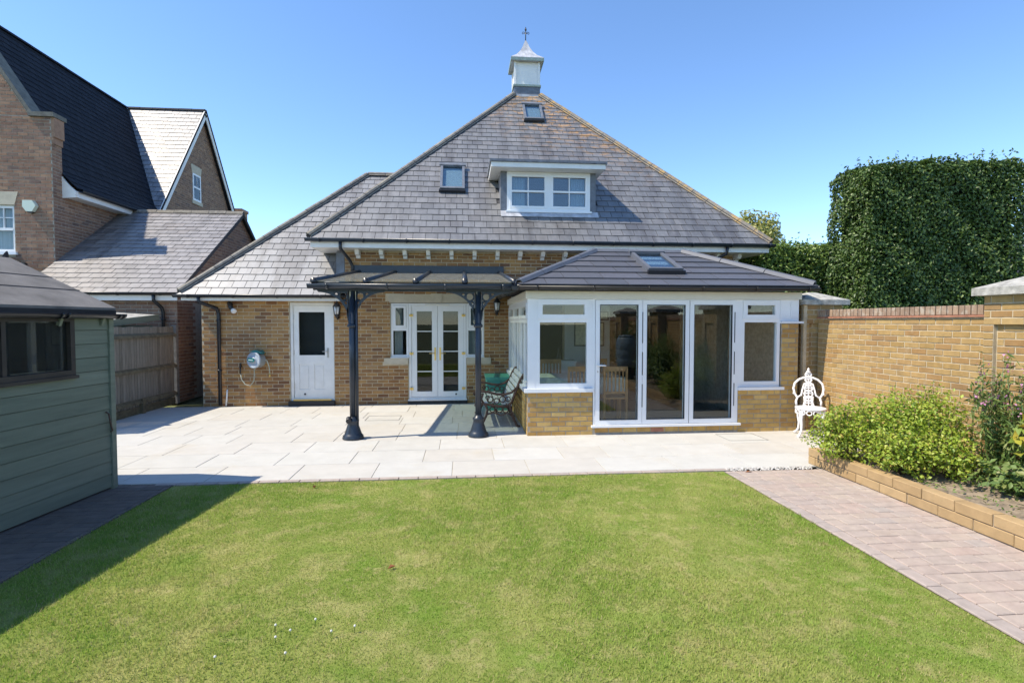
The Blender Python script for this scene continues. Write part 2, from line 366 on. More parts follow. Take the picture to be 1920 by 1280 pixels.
MESHES = {}
class Pieces:
    """alike pieces (bricks, slates, slabs ...): the nearest ones become objects, the rest one joined part"""
    def __init__(s): s.items = []
    def add(s, F, poly, base, th, mat, ch=0.0, tilt=0.0, jit=0.0, rot=0.0):
        us = [p[0] for p in poly]; vs = [p[1] for p in poly]
        cu, cv = (min(us) + max(us)) / 2, (min(vs) + max(vs)) / 2
        loc = [(round(a - cu, 3), round(b - cv, 3)) for a, b in poly]
        n = F.n; v = F.v; u = F.u
        if tilt: v, n = v * math.cos(tilt) - n * math.sin(tilt), n * math.cos(tilt) + v * math.sin(tilt)
        if rot:
            u, v = u * math.cos(rot) + v * math.sin(rot), v * math.cos(rot) - u * math.sin(rot)
        c = F.p(cu, cv, base + random.uniform(-jit, jit))
        mw = Matrix(((u.x, v.x, n.x, c.x), (u.y, v.y, n.y, c.y), (u.z, v.z, n.z, c.z), (0, 0, 0, 1)))
        s.items.append((mw, loc, th, ch, mat))
    @staticmethod
    def geo(loc, th, ch):
        n = len(loc)
        if ch:
            ins = [(a - math.copysign(min(ch, abs(a) * .4), a), b - math.copysign(min(ch, abs(b) * .4), b)) for a, b in loc]
            v = [(a, b, 0) for a, b in loc] + [(a, b, th - ch) for a, b in loc] + [(a, b, th) for a, b in ins]
            f = [[i, (i + 1) % n, n + (i + 1) % n, n + i] for i in range(n)] + [[n + i, n + (i + 1) % n, 2 * n + (i + 1) % n, 2 * n + i] for i in range(n)] + [[2 * n + i for i in range(n)]]
        else:
            v = [(a, b, 0) for a, b in loc] + [(a, b, th) for a, b in loc]
            f = [[i, (i + 1) % n, n + (i + 1) % n, n + i] for i in range(n)] + [[n + i for i in range(n)]]
        f.append(list(range(n))[::-1])
        return v, f
    def build(s, name, parent, n_ind=300, rest='stuff_name'):
        off = Matrix.Translation(-OFF[parent])
        s.items.sort(key=lambda t: (t[0].translation - CAM).length)
        for mw, loc, th, ch, mat in s.items[:n_ind]:
            key = (tuple(loc), th, ch, mat); me = MESHES.get(key)
            if me is None:
                v, f = s.geo(loc, th, ch); me = bpy.data.meshes.new(name); me.from_pydata(v, [], f); me.update()
                me.materials.append(M[mat]); MESHES[key] = me
            o = newobj(name, me, parent); o.matrix_basis = off @ mw
        by = {}
        for it in s.items[n_ind:]: by.setdefault(it[4], []).append(it)
        for mat, its in by.items():
            V = []; Fc = []; T = []
            for mw, loc, th, ch, _ in its:
                v, f = s.geo(loc, th, ch); k = len(V); m2 = off @ mw
                V += [tuple(m2 @ Vector(q)) for q in v]; Fc += [[k + i for i in q] for q in f]; T += [random.random()] * len(f)
            me = bpy.data.meshes.new(rest); me.from_pydata(V, [], Fc); me.update()
            at = me.attributes.new('tint', 'FLOAT', 'FACE'); at.data.foreach_set('value', T)
            newobj(rest, me, parent, mat, 'stuff')

def course_bricks(P, F, u0, u1, v0, v1, mat, holes=(), conv=None, bl=.225, bh=.075, jo=.013, base=-.010, th=.016, jit=.002, off=0.0, skip=None, odd=True):
    r = 0; v = v0
    while v + bh * .6 < v1:
        top = min(v + bh, v1); mid = (v + top) / 2
        ivs = [(u0, u1)]
        for (a, b, c, d) in holes:
            if c < mid < d:
                nx = []
                for (p, q) in ivs:
                    if b <= p or a >= q: nx.append((p, q)); continue
                    if a > p: nx.append((p, a))
                    if b < q: nx.append((b, q))
                ivs = nx
        start = math.floor(u0 / bl) * bl + (bl / 2 if r % 2 and odd else 0) - bl + off
        for (p, q) in ivs:
            x = start
            while x < q:
                a, b = max(x, p), min(x + bl, q)
                if b - a > .035:
                    poly = [(a + jo / 2, v + jo / 2), (b - jo / 2, v + jo / 2), (b - jo / 2, top - jo / 2), (a + jo / 2, top - jo / 2)]
                    if conv: poly = clip(poly, conv)
                    if len(poly) > 2 and area(poly) > .0012 and not (skip and skip(F.p((a + b) / 2, mid))):
                        P.add(F, poly, base, th, mat, .002 if len(poly) == 4 and not conv else 0.0, 0, jit, random.uniform(-.004, .004) if not conv else 0)
                x += bl
        v += bh; r += 1

def rects(u0, u1, v0, v1, holes):                          # wall with openings as rectangles
    us = sorted({u0, u1, *[h[0] for h in holes], *[h[1] for h in holes]}); us = [u for u in us if u0 <= u <= u1]
    out = []
    for a, b in zip(us, us[1:]):
        cuts = sorted((h[2], h[3]) for h in holes if h[0] <= a + 1e-6 and h[1] >= b - 1e-6); z = v0
        for c, d in cuts:
            if c > z: out.append((a, b, z, c))
            z = max(z, d)
        if z < v1: out.append((a, b, z, v1))
    return out

def slates(P, F, conv, mat, w=.25, ex=.21, th=.007, skip=None, jit=.0015, tilt=.06, over=.03):
    us = [p[0] for p in conv]; vs = [p[1] for p in conv]; r = 0; v = min(vs)
    while v < max(vs):
        x = math.floor(min(us) / w) * w - w + (w / 2 if r % 2 else 0)
        while x < max(us):
            g = .0045; dv = random.uniform(-.005, .004)
            poly = clip([(x + g, v + dv), (x + w - g, v + dv), (x + w - g, v + ex + over), (x + g, v + ex + over)], conv)
            if len(poly) > 2 and area(poly) > .002:
                c = F.p(sum(p[0] for p in poly) / len(poly), sum(p[1] for p in poly) / len(poly))
                if not (skip and skip(c)): P.add(F, poly, .012, th, mat, 0, tilt, jit, random.uniform(-.006, .006))
            x += w
        v += ex; r += 1

def caps(name, parent, a, b, w, h, mat, ln=.42, lift=.03, bedding=True):   # ridge or hip tiles laid end to end over a bed coloured near-black as their shadow line
    a = Vector(a); b = Vector(b); d = (b - a); n = max(1, int(d.length / ln)); d.normalize()
    side = d.cross(Vector((0, 0, 1))).normalized(); up = side.cross(d).normalized()
    L = (b - a).length / n
    for i in range(n):
        p = a + d * (L * i + .006); q = a + d * (L * (i + 1) - .006)
        prof = [(-w, -h), (-w * .55, h * .55), (0, h), (w * .55, h * .55), (w, -h), (w * .8, -h), (w * .45, h * .2), (-w * .45, h * .2), (-w * .8, -h)]
        m = MB(); F = Frame(p + up * (lift + random.uniform(-.004, .004)), side, up); F.n = d
        m.ext(F, prof, 0, (q - p).length); m.build(name, mat, parent)
    if bedding:
        MB().beam(a + up * (lift - .035), b + up * (lift - .035), w * 1.7, .06, up).build('hip_bed_shadow', 'bedding', parent)

def half_gutter(m, F, r, c0, c1):                          # half-round gutter; F.u outwards, F.v up, extruded along F.n
    prof = arc(0, 0, r, 180, 360, 10) + arc(0, 0, r - .006, 360, 180, 10)
    return m.ext(F, prof, c0, c1, True)

def foliage(name, C, N, L, W, mat, parent, kind=None, fold=.25, droop=0.0):
    C = np.asarray(C, float); n = len(C); N = N / np.linalg.norm(N, axis=1, keepdims=True)
    t = RNG.normal(size=(n, 3)); t[:, 2] -= droop; t -= N * (t * N).sum(1, keepdims=True); t /= np.linalg.norm(t, axis=1, keepdims=True)
    b = np.cross(N, t); L = (L * RNG.uniform(.65, 1.25, n))[:, None]; W = (W * RNG.uniform(.7, 1.2, n))[:, None]
    V = np.empty((n, 4, 3)); V[:, 0] = C - t * L / 2; V[:, 1] = C + b * W / 2 + N * W * fold; V[:, 2] = C + t * L / 2; V[:, 3] = C - b * W / 2 + N * W * fold
    off = np.array(OFF[parent]) if parent is not None else np.zeros(3)
    base = (np.arange(n) * 4)[:, None]; F = np.concatenate([base + [0, 1, 2], base + [0, 2, 3]], 1).reshape(-1)
    return rawmesh(name, (V - off).reshape(-1, 3), F, 3, np.repeat(RNG.random(n), 2), mat, parent, kind)

def rawmesh(name, V, F, k, T, mat, parent, kind=None):
    me = bpy.data.meshes.new(name); nf = len(F) // k
    me.vertices.add(len(V)); me.vertices.foreach_set('co', np.ascontiguousarray(V, dtype=np.float32).ravel())
    me.loops.add(len(F)); me.loops.foreach_set('vertex_index', F.astype(np.int32))
    me.polygons.add(nf); me.polygons.foreach_set('loop_start', (np.arange(nf) * k).astype(np.int32))
    at = me.attributes.new('tint', 'FLOAT', 'FACE'); at.data.foreach_set('value', np.asarray(T, dtype=np.float32))
    me.update(calc_edges=True); me.validate()
    return newobj(name, me, parent, mat, kind)

def sheet(name, x0, x1, y0, y1, z, mat, kind='structure'):
    o = MB().add([(x0, y0, z), (x1, y0, z), (x1, y1, z), (x0, y1, z)], [(0, 1, 2, 3)]).build(name, mat, None); o['kind'] = kind
    return o

# ------------------------------------------------------------------ the setting: ground, lawn, patio, path
UP = Frame((0, 0, 0), (1, 0, 0), (0, 1, 0))
sheet('ground', -300, 300, -300, 300, -.06, 'earth')
LX0, LX1, LY0, LY1 = -3.12, 3.06, 0.6, 5.97
lawn = sheet('lawn', LX0 - .02, LX1, LY0, LY1, -.012, 'lawn_soil')
n = 330000
gx = RNG.uniform(LX0, LX1, n); gy = LY0 + .7 + (LY1 - LY0 - .7) * RNG.random(n) ** 1.15
edge = .03 * np.sin(gy * 7.3) + .02 * np.sin(gy * 19)
gx = np.where(gx > LX1 - .01 + edge, gx - .2, gx) + np.where(RNG.random(n) < .02, RNG.normal(0, .03, n), 0); gx = np.clip(gx, LX0 - .03, LX1 + .035)
h = RNG.uniform(.009, .021, n) * (1 + .35 * np.sin(gx * 2.1 + 1.3 * np.sin(gy * 1.7))); a = RNG.uniform(0, 2 * np.pi, n); lean = RNG.uniform(.1, 1.1, n) * h
w = RNG.uniform(.0015, .003, n)
gt_ = RNG.random(n); keep = np.ones(n, bool)
for (sx, sy, sa, sb_, k_) in ((-1.82, 3.54, .24, .12, .8), (1.02, 3.06, .2, .1, .7), (-.42, 3.95, .12, .07, .5), (1.45, 4.6, .16, .08, .5), (.3, 2.7, .2, .1, .5), (2.3, 3.9, .13, .1, .55), (-.7, 3.3, .1, .06, .5), (2.72, 5.4, .1, .12, .5)):   # worn spots
    dd = ((gx - sx) / sa) ** 2 + ((gy - sy) / sb_) ** 2 + RNG.normal(0, .35, n); ins = dd < 1
    gt_ = np.where(ins & (RNG.random(n) < min(1, k_ + .25)), .95 + .05 * RNG.random(n), gt_); h = np.where(ins, h * .6, h)
V = np.empty((n, 3, 3))
V[:, 0] = np.stack([gx - np.sin(a) * w, gy + np.cos(a) * w, np.full(n, -.012)], 1)
V[:, 1] = np.stack([gx + np.sin(a) * w, gy - np.cos(a) * w, np.full(n, -.012)], 1)
V[:, 2] = np.stack([gx + np.cos(a) * lean, gy + np.sin(a) * lean, -.012 + h], 1)
go = rawmesh('grass', V.reshape(-1, 3), np.arange(n * 3), 3, gt_, 'grass', None, 'stuff')
go['label'] = 'short mown lawn grass with dry straw-coloured patches'; go['category'] = 'grass'

# patio of pale sandstone slabs
patio = sheet('patio', -7.2, 5.75, 6.04, 11.47, -.0045, 'grout')
P = Pieces(); rowd = .632; v = 6.05; r = 0
while v < 11.44:
    x = -7.2 - random.uniform(0, .4) + (.45 if r % 2 else 0)
    while x < 5.74:
        wd = random.choice((.9, .9, .9, .6, .9))
        a, b = max(x, -7.2), min(x + wd, 5.74); top = min(v + rowd, 11.45)
        if b - a > .08:
            holes = []
            P.add(UP, [(a + .004, v + .004), (b - .004, v + .004), (b - .004, top - .004), (a + .004, top - .004)], -.017, .019, 'slab', .002, 0, .0012)
        x += wd
    v += rowd; r += 1
P.build('slab', patio, 300, 'far_slabs')
for (cx, cy) in ((-1.44, 9.8), (4.2, 7.68)):               # recessed inspection covers: a thin metal rim set in the paving
    m = MB()
    for (x0, x1, y0, y1) in ((cx - .3, cx + .3, cy - .23, cy - .222), (cx - .3, cx + .3, cy + .222, cy + .23), (cx - .3, cx - .292, cy - .222, cy + .222), (cx + .292, cx + .3, cy - .222, cy + .222)):
        m.box(x0, x1, y0, y1, 0, .0065)
    m.build('cover_rim', 'concrete', patio)

# block-paved path with a grey border course
path = sheet('path', 3.04, 4.26, -3.0, 5.93, -.004, 'path_sand')
P = Pieces(); v = -1.0; r = 0
while v < 5.9:
    top = min(v + .128, 5.92); x = 3.165
    while x < 4.235:
        wd = random.choice((.13, .16, .2, .2, .24)); b = min(x + wd, 4.245)
        if 4.245 - b < .06: b = 4.245
        P.add(UP, [(x + .003, v + .003), (b - .003, v + .003), (b - .003, top - .003), (x + .003, top - .003)], -.02, .026, 'paver', .005, random.uniform(-.008, .008), .0022, random.uniform(-.012, .012))
        x = b
    v += .128; r += 1
y = -1.0
while y < 5.88:
    ln = random.choice((.2, .2, .16, .24)); P.add(UP, [(3.05, y + .003), (3.16, y + .003), (3.16, min(y + ln, 5.92) - .003), (3.05, min(y + ln, 5.92) - .003)], -.02, .025, 'paver_edge', .005, 0, .002, random.uniform(-.015, .015)); y += ln
P.build('paver', path, 300, 'far_pavers')
# brick edging between patio and lawn
edging = sheet('patio_edging', -3.3, 3.04, 5.965, 6.045, -.014, 'path_sand')
P = Pieces(); x = -3.3
while x < 3.0:
    P.add(UP, [(x + .004, 5.968), (x + .211, 5.968), (x + .211, 6.043), (x + .004, 6.043)], -.014, .018, 'paver_edge', .003, 0, .002); x += .215
P.build('edging_block', edging, 300)
# pebbles lying in the joint at the head of the path
n = 260; C = np.stack([RNG.uniform(3.1, 4.2, n), RNG.uniform(5.925, 6.035, n), np.full(n, .004)], 1)
V = []; Fi = []; T = []
OCT = np.array([(1, 0, 0), (0, 1, 0), (-1, 0, 0), (0, -1, 0), (0, 0, 1), (0, 0, -1)], float)
for c in C:
    k = len(V); s = RNG.uniform(.008, .02, 3) * (1, 1, .6); ang = RNG.uniform(0, 6.28); q = OCT * s
    q = np.stack([q[:, 0] * math.cos(ang) - q[:, 1] * math.sin(ang), q[:, 0] * math.sin(ang) + q[:, 1] * math.cos(ang), q[:, 2]], 1) + c
    V += list(q); tt = RNG.random()
    for f in ((0, 1, 4), (1, 2, 4), (2, 3, 4), (3, 0, 4), (1, 0, 5), (2, 1, 5), (3, 2, 5), (0, 3, 5)): Fi += [k + i for i in f]; T.append(tt)
g = rawmesh('pebbles', np.array(V), np.array(Fi), 3, T, 'pebble', None, 'stuff'); g['label'] = 'white and grey pebbles in the gap between patio and path'; g['category'] = 'pebbles'
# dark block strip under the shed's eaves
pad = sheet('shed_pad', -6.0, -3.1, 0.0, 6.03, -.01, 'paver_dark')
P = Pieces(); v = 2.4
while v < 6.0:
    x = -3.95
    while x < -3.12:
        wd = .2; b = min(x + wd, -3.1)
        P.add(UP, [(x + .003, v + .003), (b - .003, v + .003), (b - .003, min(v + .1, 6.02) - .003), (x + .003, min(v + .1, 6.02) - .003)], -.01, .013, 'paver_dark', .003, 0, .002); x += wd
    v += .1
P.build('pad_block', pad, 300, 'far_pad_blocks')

# ------------------------------------------------------------------ the house
YF = 11.45
house = thing('brick_house', (0, YF, 0), 'yellow-brown brick house with hipped slate roof, dormer and white cupola', 'house')
FA = Frame((0, YF, 0), (1, 0, 0), (0, 0, 1))               # the garden front
HOLES = [(-3.58, -2.69, 0.0, 2.15), (-1.52, .45, 1.0, 2.15), (-1.15, .07, 0.0, 1.0), (1.62, 2.2, 0, 2.1), (3.19, 4.9, 0, 2.1)]
wall = MB()
for (a, b, c, d) in rects(-5.32, 6.1, 0, 2.3, HOLES): wall.fbox(FA, a, b, c, d, -.25, 0)
wall.fbox(FA, -2.45, 6.1, 2.3, 3.25, -.25, 0)
wall.box(-5.32, -5.07, YF + .25, 17.6, 0, 2.3); wall.box(5.85, 6.1, YF + .25, 19.6, 0, 3.25); wall.box(-5.32, 6.1, 19.6, 19.85, 0, 3.25)
wall.box(-2.45, -2.2, YF + .25, 19.6, 2.3, 3.4)
wall = wall.build('wall', 'mortar', house)
P = Pieces()
def behind_cons(c): return c.x > 1.06 and c.z < 2.2
course_bricks(P, FA, -5.32, 6.1, .0, 2.25, 'brick_house', [(h[0] - .005, h[1] + .005, h[2], h[3]) for h in HOLES] + [(-1.66, .6, .84, .985), (-1.62, .55, 2.14, 2.34)], skip=behind_cons)
course_bricks(P, FA, -2.45, 6.1, 2.25, 3.2, 'brick_house', [(-1.62, .55, 2.1, 2.34)], skip=behind_cons)
FWL = Frame((-5.32, 0, 0), (0, -1, 0), (0, 0, 1))
course_bricks(P, FWL, -14.5, -YF, 0, 2.2, 'brick_house')
P.build('brick', wall, 300, 'brickwork')
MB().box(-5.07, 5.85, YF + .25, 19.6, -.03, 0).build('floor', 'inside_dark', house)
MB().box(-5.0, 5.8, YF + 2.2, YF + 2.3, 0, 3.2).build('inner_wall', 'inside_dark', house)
# stone lintel with keystone, sills, steps
m = MB(); m.ext(FA, [(-1.54, 2.15), (.47, 2.15), (.56, 2.34), (-1.62, 2.34)], -.1, .006); m.build('lintel', 'stone', house)
m = MB(); m.ext(FA, [(-.64, 2.152), (-.46, 2.152), (-.43, 2.345), (-.67, 2.345)], -.05, .022); m.build('keystone', 'stone', house)
for a, b in ((-1.65, -1.16), (.08, .59)): MB().fbox(FA, a, b, .855, .985, -.2, .05).build('sill', 'stone', house)
MB().box(-3.6, -2.67, YF - .1, YF - .002, 0, .1).build('door_step', 'door_black', house)
MB().box(-1.17, .09, YF - .05, YF - .002, 0, .075).build('door_step', 'door_black', house)

def framed(m, F, a0, a1, b0, b1, t, c0, c1):               # a rectangular frame of four butted bars
    m.fbox(F, a0, a0 + t, b0, b1, c0, c1); m.fbox(F, a1 - t, a1, b0, b1, c0, c1)
    m.fbox(F, a0 + t, a1 - t, b0, b0 + t, c0, c1); m.fbox(F, a0 + t, a1 - t, b1 - t, b1, c0, c1); return m

# the white utility door
d = MB(); framed(d, FA, -3.575, -2.695, .1, 2.145, .055, -.09, -.02)
d = d.build('door', 'white_wood', house)
m = MB(); DL, DR, DB, DT = -3.515, -2.755, .135, 2.085
for q in ((DL, -3.41, DB, DT), (-2.885, DR, DB, DT), (-3.41, -2.885, 1.95, DT), (-3.41, -2.885, .86, 1.05), (-3.41, -2.885, DB, .33), (-3.19, -3.105, .33, .86)): m.fbox(FA, q[0], q[1], q[2], q[3], -.085, -.04)
m.build('leaf', 'white_wood', d)
for a, b in ((-3.41, -3.19), (-3.105, -2.885)): 
    MB().fbox(FA, a, b, .33, .86, -.08, -.055).fbox(FA, a + .035, b - .035, .37, .82, -.055, -.046).build('panel', 'white_wood', d)
MB().fbox(FA, -3.41, -2.885, 1.05, 1.95, -.07, -.062).build('pane', 'glass_house', d)
MB().fbox(FA, -3.6, -2.7, .9, 2.1, -.235, -.225).build('blind_or_dark_back', 'door_black', d)  # black plate stands for the dark room behind the door glass
m = MB().fbox(FA, -2.84, -2.805, 1.0, 1.2, -.04, -.032); m.tube([FA.p(-2.822, 1.13, -.03), FA.p(-2.822, 1.13, .01), FA.p(-2.93, 1.128, .014)], .009, 8); m.build('handle', 'steel', d)
for z in (.35, 1.06, 1.8): MB().fbox(FA, -3.53, -3.505, z, z + .1, -.04, -.028).build('hinge', 'steel', d)
MB().lathe([(.02, 0), (.02, .012), (.006, .016)], FA.p(-3.3, .235, -.04), 12, FA.n).build('door_stop', 'black_plastic', d)
MB().fbox(FA, -3.52, -2.75, .1, .13, -.02, .03).build('threshold', 'brass', d)
# french doors between narrow side windows
fd = MB(); framed(fd, FA, -1.145, .065, .09, 2.14, .05, -.1, -.015); fd = fd.build('french_door', 'white', house)
MB().fbox(FA, -1.16, .08, .075, .1, -.1, .05).build('threshold', 'white', fd)
for (a, b, s) in ((-1.093, -.543, 1), (-.537, .013, -1)):
    m = MB(); framed(m, FA, a, b, .145, 2.088, .115, -.09, -.03); lf = m.build('leaf', 'white', fd)
    MB().fbox(FA, a + .115, b - .115, .26, 1.973, -.066, -.058).build('pane', 'glass_house', fd)
    for k in (1, 2, 3): MB().fbox(FA, a + .115, b - .115, .26 + .4283 * k - .009, .26 + .4283 * k + .009, -.056, -.044).build('glazing_bar', 'white', fd)
    hx = b - .05 if s > 0 else a + .05
    m = MB().fbox(FA, hx - .016, hx + .016, .93, 1.2, -.03, -.02); m.tube([FA.p(hx, 1.08, -.02), FA.p(hx, 1.08, .02), FA.p(hx - s * .12, 1.078, .024)], .009, 8); m.build('handle', 'brass', fd)
    ox = a if s > 0 else b
    for z in (.3, 1.05, 1.86): m = MB().fbox(FA, ox - .038, ox + .038, z, z + .05, -.03, .0); m.tube([FA.p(ox, z - .004, -.005), FA.p(ox, z + .054, -.005)], .012, 8); m.build('hinge', 'brass', fd)
MB().lathe([(.018, 0), (.018, .012), (.006, .016)], FA.p(-.15, .2, -.03), 12, FA.n).build('door_stop', 'black_plastic', fd)
MB().fbox(FA, -.8, -.28, 2.105, 2.122, -.015, -.008).build('vent', 'cream', fd)
for (a, b) in ((-1.515, -1.15), (.07, .445)):
    m = MB(); framed(m, FA, a, b, 1.005, 2.14, .045, -.1, -.02); m.fbox(FA, a + .045, b - .045, 1.56, 1.62, -.1, -.02); w = m.build('side_window', 'white', house)
    m = MB(); framed(m, FA, a + .048, b - .048, 1.622, 2.09, .05, -.08, -.008); m.build('casement', 'white', w)
    MB().fbox(FA, a + .098, b - .098, 1.672, 2.04, -.05, -.044).build('pane', 'glass_house', w)
    MB().fbox(FA, a + .045, b - .045, 1.05, 1.56, -.06, -.054).build('pane', 'glass_house', w)
    MB().fbox(FA, a - .01, b + .01, .985, 1.004, -.1, .04).build('window_sill', 'white', w)
    m = MB(); nf = 14; x0 = a + .05; wd = .18 if a < -1 else .16
    cur = [(x0 + wd * i / nf, -.2 + (.018 if i % 2 else 0)) for i in range(nf + 1)]
    for (p, q) in zip(cur, cur[1:]): m.add([FA.p(p[0], 1.0, p[1]), FA.p(q[0], 1.0, q[1]), FA.p(q[0], 2.1, q[1]), FA.p(p[0], 2.1, p[1])], [(0, 1, 2, 3)])
    m.build('curtain', 'curtain', w)

# main roof: a pyramid of slates, hips, eaves
EY, EZ, EX0, EX1 = 10.95, 3.42, -3.05, 6.6
AX, AY, AZ = 1.86, 15.85, 8.23                               # crown under the cupola
TOPW = .37
c4 = [Vector((EX0, EY, EZ)), Vector((EX1, EY, EZ)), Vector((EX1, 20.05, EZ)), Vector((EX0, 20.05, EZ))]
t4 = [Vector((AX - TOPW, AY - TOPW, AZ)), Vector((AX + TOPW, AY - TOPW, AZ)), Vector((AX + TOPW, AY + TOPW, AZ)), Vector((AX - TOPW, AY + TOPW, AZ))]
m = MB(); m.add(c4 + t4, [(1, 2, 6, 5), (2, 3, 7, 6), (3, 0, 4, 7), (4, 5, 6, 7)])
vdir = Vector((0, t4[0].y - EY, AZ - EZ)).normalized(); slen = math.hypot(t4[0].y - EY, AZ - EZ)
FR = Frame((0, EY, EZ), (1, 0, 0), vdir)
DORM = (.80, 2.92); DY = 11.60                              # the deck is left open behind the dormer window
def edge_u(v, right): k = v / slen; return (EX1 + (t4[1].x - EX1) * k) if right else (EX0 + (t4[0].x - EX0) * k)
h0, h1 = (DY + .03 - EY) / vdir.y, (12.55 - EY) / vdir.y
for q in ([(EX0, 0), (EX1, 0), (edge_u(h0, 1), h0), (edge_u(h0, 0), h0)], [(edge_u(h0, 0), h0), (.95, h0), (.95, h1), (edge_u(h1, 0), h1)], [(2.79, h0), (edge_u(h0, 1), h0), (edge_u(h1, 1), h1), (2.79, h1)], [(edge_u(h1, 0), h1), (edge_u(h1, 1), h1), (t4[1].x, slen), (t4[0].x, slen)]):
    m.add([FR.p(a, b) for a, b in q], [(0, 1, 2, 3)])
roof = m.build('roof', 'slate_under', house)
P = Pieces()
def dorm_skip(c): return DORM[0] < c.x < DORM[1] and DY + .03 < c.y < 12.5
slates(P, FR, [(EX0, -.04), (EX1, -.04), (t4[1].x, slen), (t4[0].x, slen)], 'slate', skip=dorm_skip)
FRL = Frame((EX0, 0, EZ), (0, -1, 0), (t4[0].x - EX0, 0, AZ - EZ))
sl2 = math.hypot(t4[0].x - EX0, AZ - EZ)
slates(P, FRL, [(-20.05, -.04), (-EY, -.04), (-t4[0].y, sl2), (-t4[3].y, sl2)], 'slate', skip=lambda c: c.y > 15)
FRR = Frame((EX1, 0, EZ), (0, 1, 0), (t4[1].x - EX1, 0, AZ - EZ))
sl3 = math.hypot(t4[1].x - EX1, AZ - EZ)
slates(P, FRR, [(EY, -.04), (20.05, -.04), (t4[2].y, sl3), (t4[1].y, sl3)], 'slate', skip=lambda c: c.y > 14)
# the lower wing's roof
WZ, WY, WX = 2.30, 11.1, -5.6
WR = Vector((-2.45, 14.35, 5.55))
m = MB(); b1 = Vector((WX, WY, WZ)); b2 = Vector((-2.46, WY, WZ)); b3 = Vector((WX, 17.6, WZ)); r2 = Vector((-.9, 14.35, 5.55)); wl0 = Vector((-2.46, 17.6, WZ))
m.add([b1, b2, WR, r2, b3, wl0, Vector((-.9, 14.35, 2.3))], [(0, 1, 3, 2), (0, 2, 4), (4, 2, 3, 5)])
wroof = m.build('wing_roof', 'slate_under', house)
FW = Frame((0, WY, WZ), (1, 0, 0), (0, WR.y - WY, WR.z - WZ)); wsl = math.hypot(WR.y - WY, WR.z - WZ)
PW = Pieces()
def in_main(c): return c.x > -2.44 and c.y < 11.5 + 0 or (c.x > -2.3)
slates(PW, FW, [(WX, -.04), (-2.47, -.04), (-1.0, wsl), (WR.x, wsl)], 'slate_glare', skip=lambda c: c.x > -2.2 and (c.z < EZ + (c.x - EX0) * 1.07 - .1))
FWS = Frame((WX, 0, WZ), (0, -1, 0), (WR.x - WX, 0, WR.z - WZ))
slates(PW, FWS, [(-17.6, -.04), (-WY, -.04), (-WR.y, math.hypot(WR.x - WX, WR.z - WZ))], 'slate_glare', skip=lambda c: c.y > 14)
# 300 nearest slates of the house are single pieces, shared between both roofs
P.items += PW.items; P.build('slate', roof, 300, 'slating')
caps('hip_tile', roof, c4[0] + Vector((.02, .02, .0)), t4[0], .085, .05, 'hip_plain', lift=.055)
caps('hip_tile', roof, c4[1] + Vector((-.02, .02, .0)), t4[1], .085, .05, 'hip_tile', lift=.055)
caps('hip_tile', wroof, b1 + Vector((.03, .03, .02)), WR, .085, .05, 'hip_plain', lift=.05)
caps('ridge_tile', wroof, WR, r2 - Vector((.2, 0, 0)), .085, .05, 'hip_plain', lift=.05)
# eaves of the main roof: fascia, soffit, brackets, gutter, downpipes
MB().box(EX0 + .04, EX1 - .04, EY + .03, EY + .055, 3.23, 3.36).build('fascia', 'white_wood', house)
MB().box(EX0 + .04, EX0 + .065, EY + .055, 19.9, 3.23, 3.36).build('fascia', 'white_wood', house)
MB().box(EX1 - .065, EX1 - .04, EY + .055, 19.9, 3.23, 3.36).build('fascia', 'white_wood', house)
m = MB().box(EX0 + .066, EX1 - .066, EY + .056, YF - .002, 3.232, 3.247); m.box(EX0 + .066, -2.452, YF - .002, 19.9, 3.232, 3.247); m.box(6.102, EX1 - .066, YF - .002, 19.9, 3.232, 3.247); m.build('soffit', 'white_wood', house)
x = -2.16
while x < 6.1:
    FB = Frame((x, YF - .004, 3.23), (0, -1, 0), (0, 0, 1)); FB.n = Vector((1, 0, 0))
    MB().ext(FB, [(0, -.17), (.07, -.165), (.10, -.12), (.20, -.10), (.235, -.05), (.24, 0), (0, 0)], -.04, .04).build('eaves_bracket', 'white_wood', house); x += .482
def gutter(parent, a, b, out, r, mat, clips=True):
    a = Vector(a); b = Vector(b); F = Frame(a, out, (0, 0, 1)); F.n = (b - a).normalized(); L = (b - a).length
    g = half_gutter(MB(), F, r, 0, L).build('gutter', mat, parent)
    s = .25
    while clips and s < L:
        half_gutter(MB(), F, r + .008, s, s + .035).build('gutter_clip', mat, g); s += .85
    for c0 in (-.005, L - .005): MB().ext(F, arc(0, 0, r, 180, 360, 10), c0, c0 + .01).build('gutter_end', mat, g)
    return g
gutter(house, (EX0 - .04, EY - .035, 3.40), (EX1 + .04, EY - .035, 3.40), (0, -1, 0), .068, 'anthracite')
def pipe(parent, pts, r, mat, brackets=()):
    p = MB().tube(pts, r, 10).build('downpipe', mat, parent)
    for q in brackets: MB().tube([Vector(q) - Vector((0, 0, .02)), Vector(q) + Vector((0, 0, .02))], r + .01, 10).build('pipe_clip', mat, p)
    return p
pipe(house, [(-2.42, EY - .03, 3.33), (-2.42, EY - .02, 3.2), (-2.33, YF - .09, 3.02), (-2.28, YF - .06, 2.9), (-2.28, YF - .06, 2.5)], .034, 'black_plastic')
pipe(house, [(5.6, EY - .03, 3.33), (5.6, EY, 3.2), (5.3, YF - .1, 2.98), (5.25, YF - .06, 2.6)], .034, 'black_plastic')
MB().fbox(FA, -2.62, -2.455, 2.5, 3.2, -.25, .012).build('slate_hanging', 'lead', house)
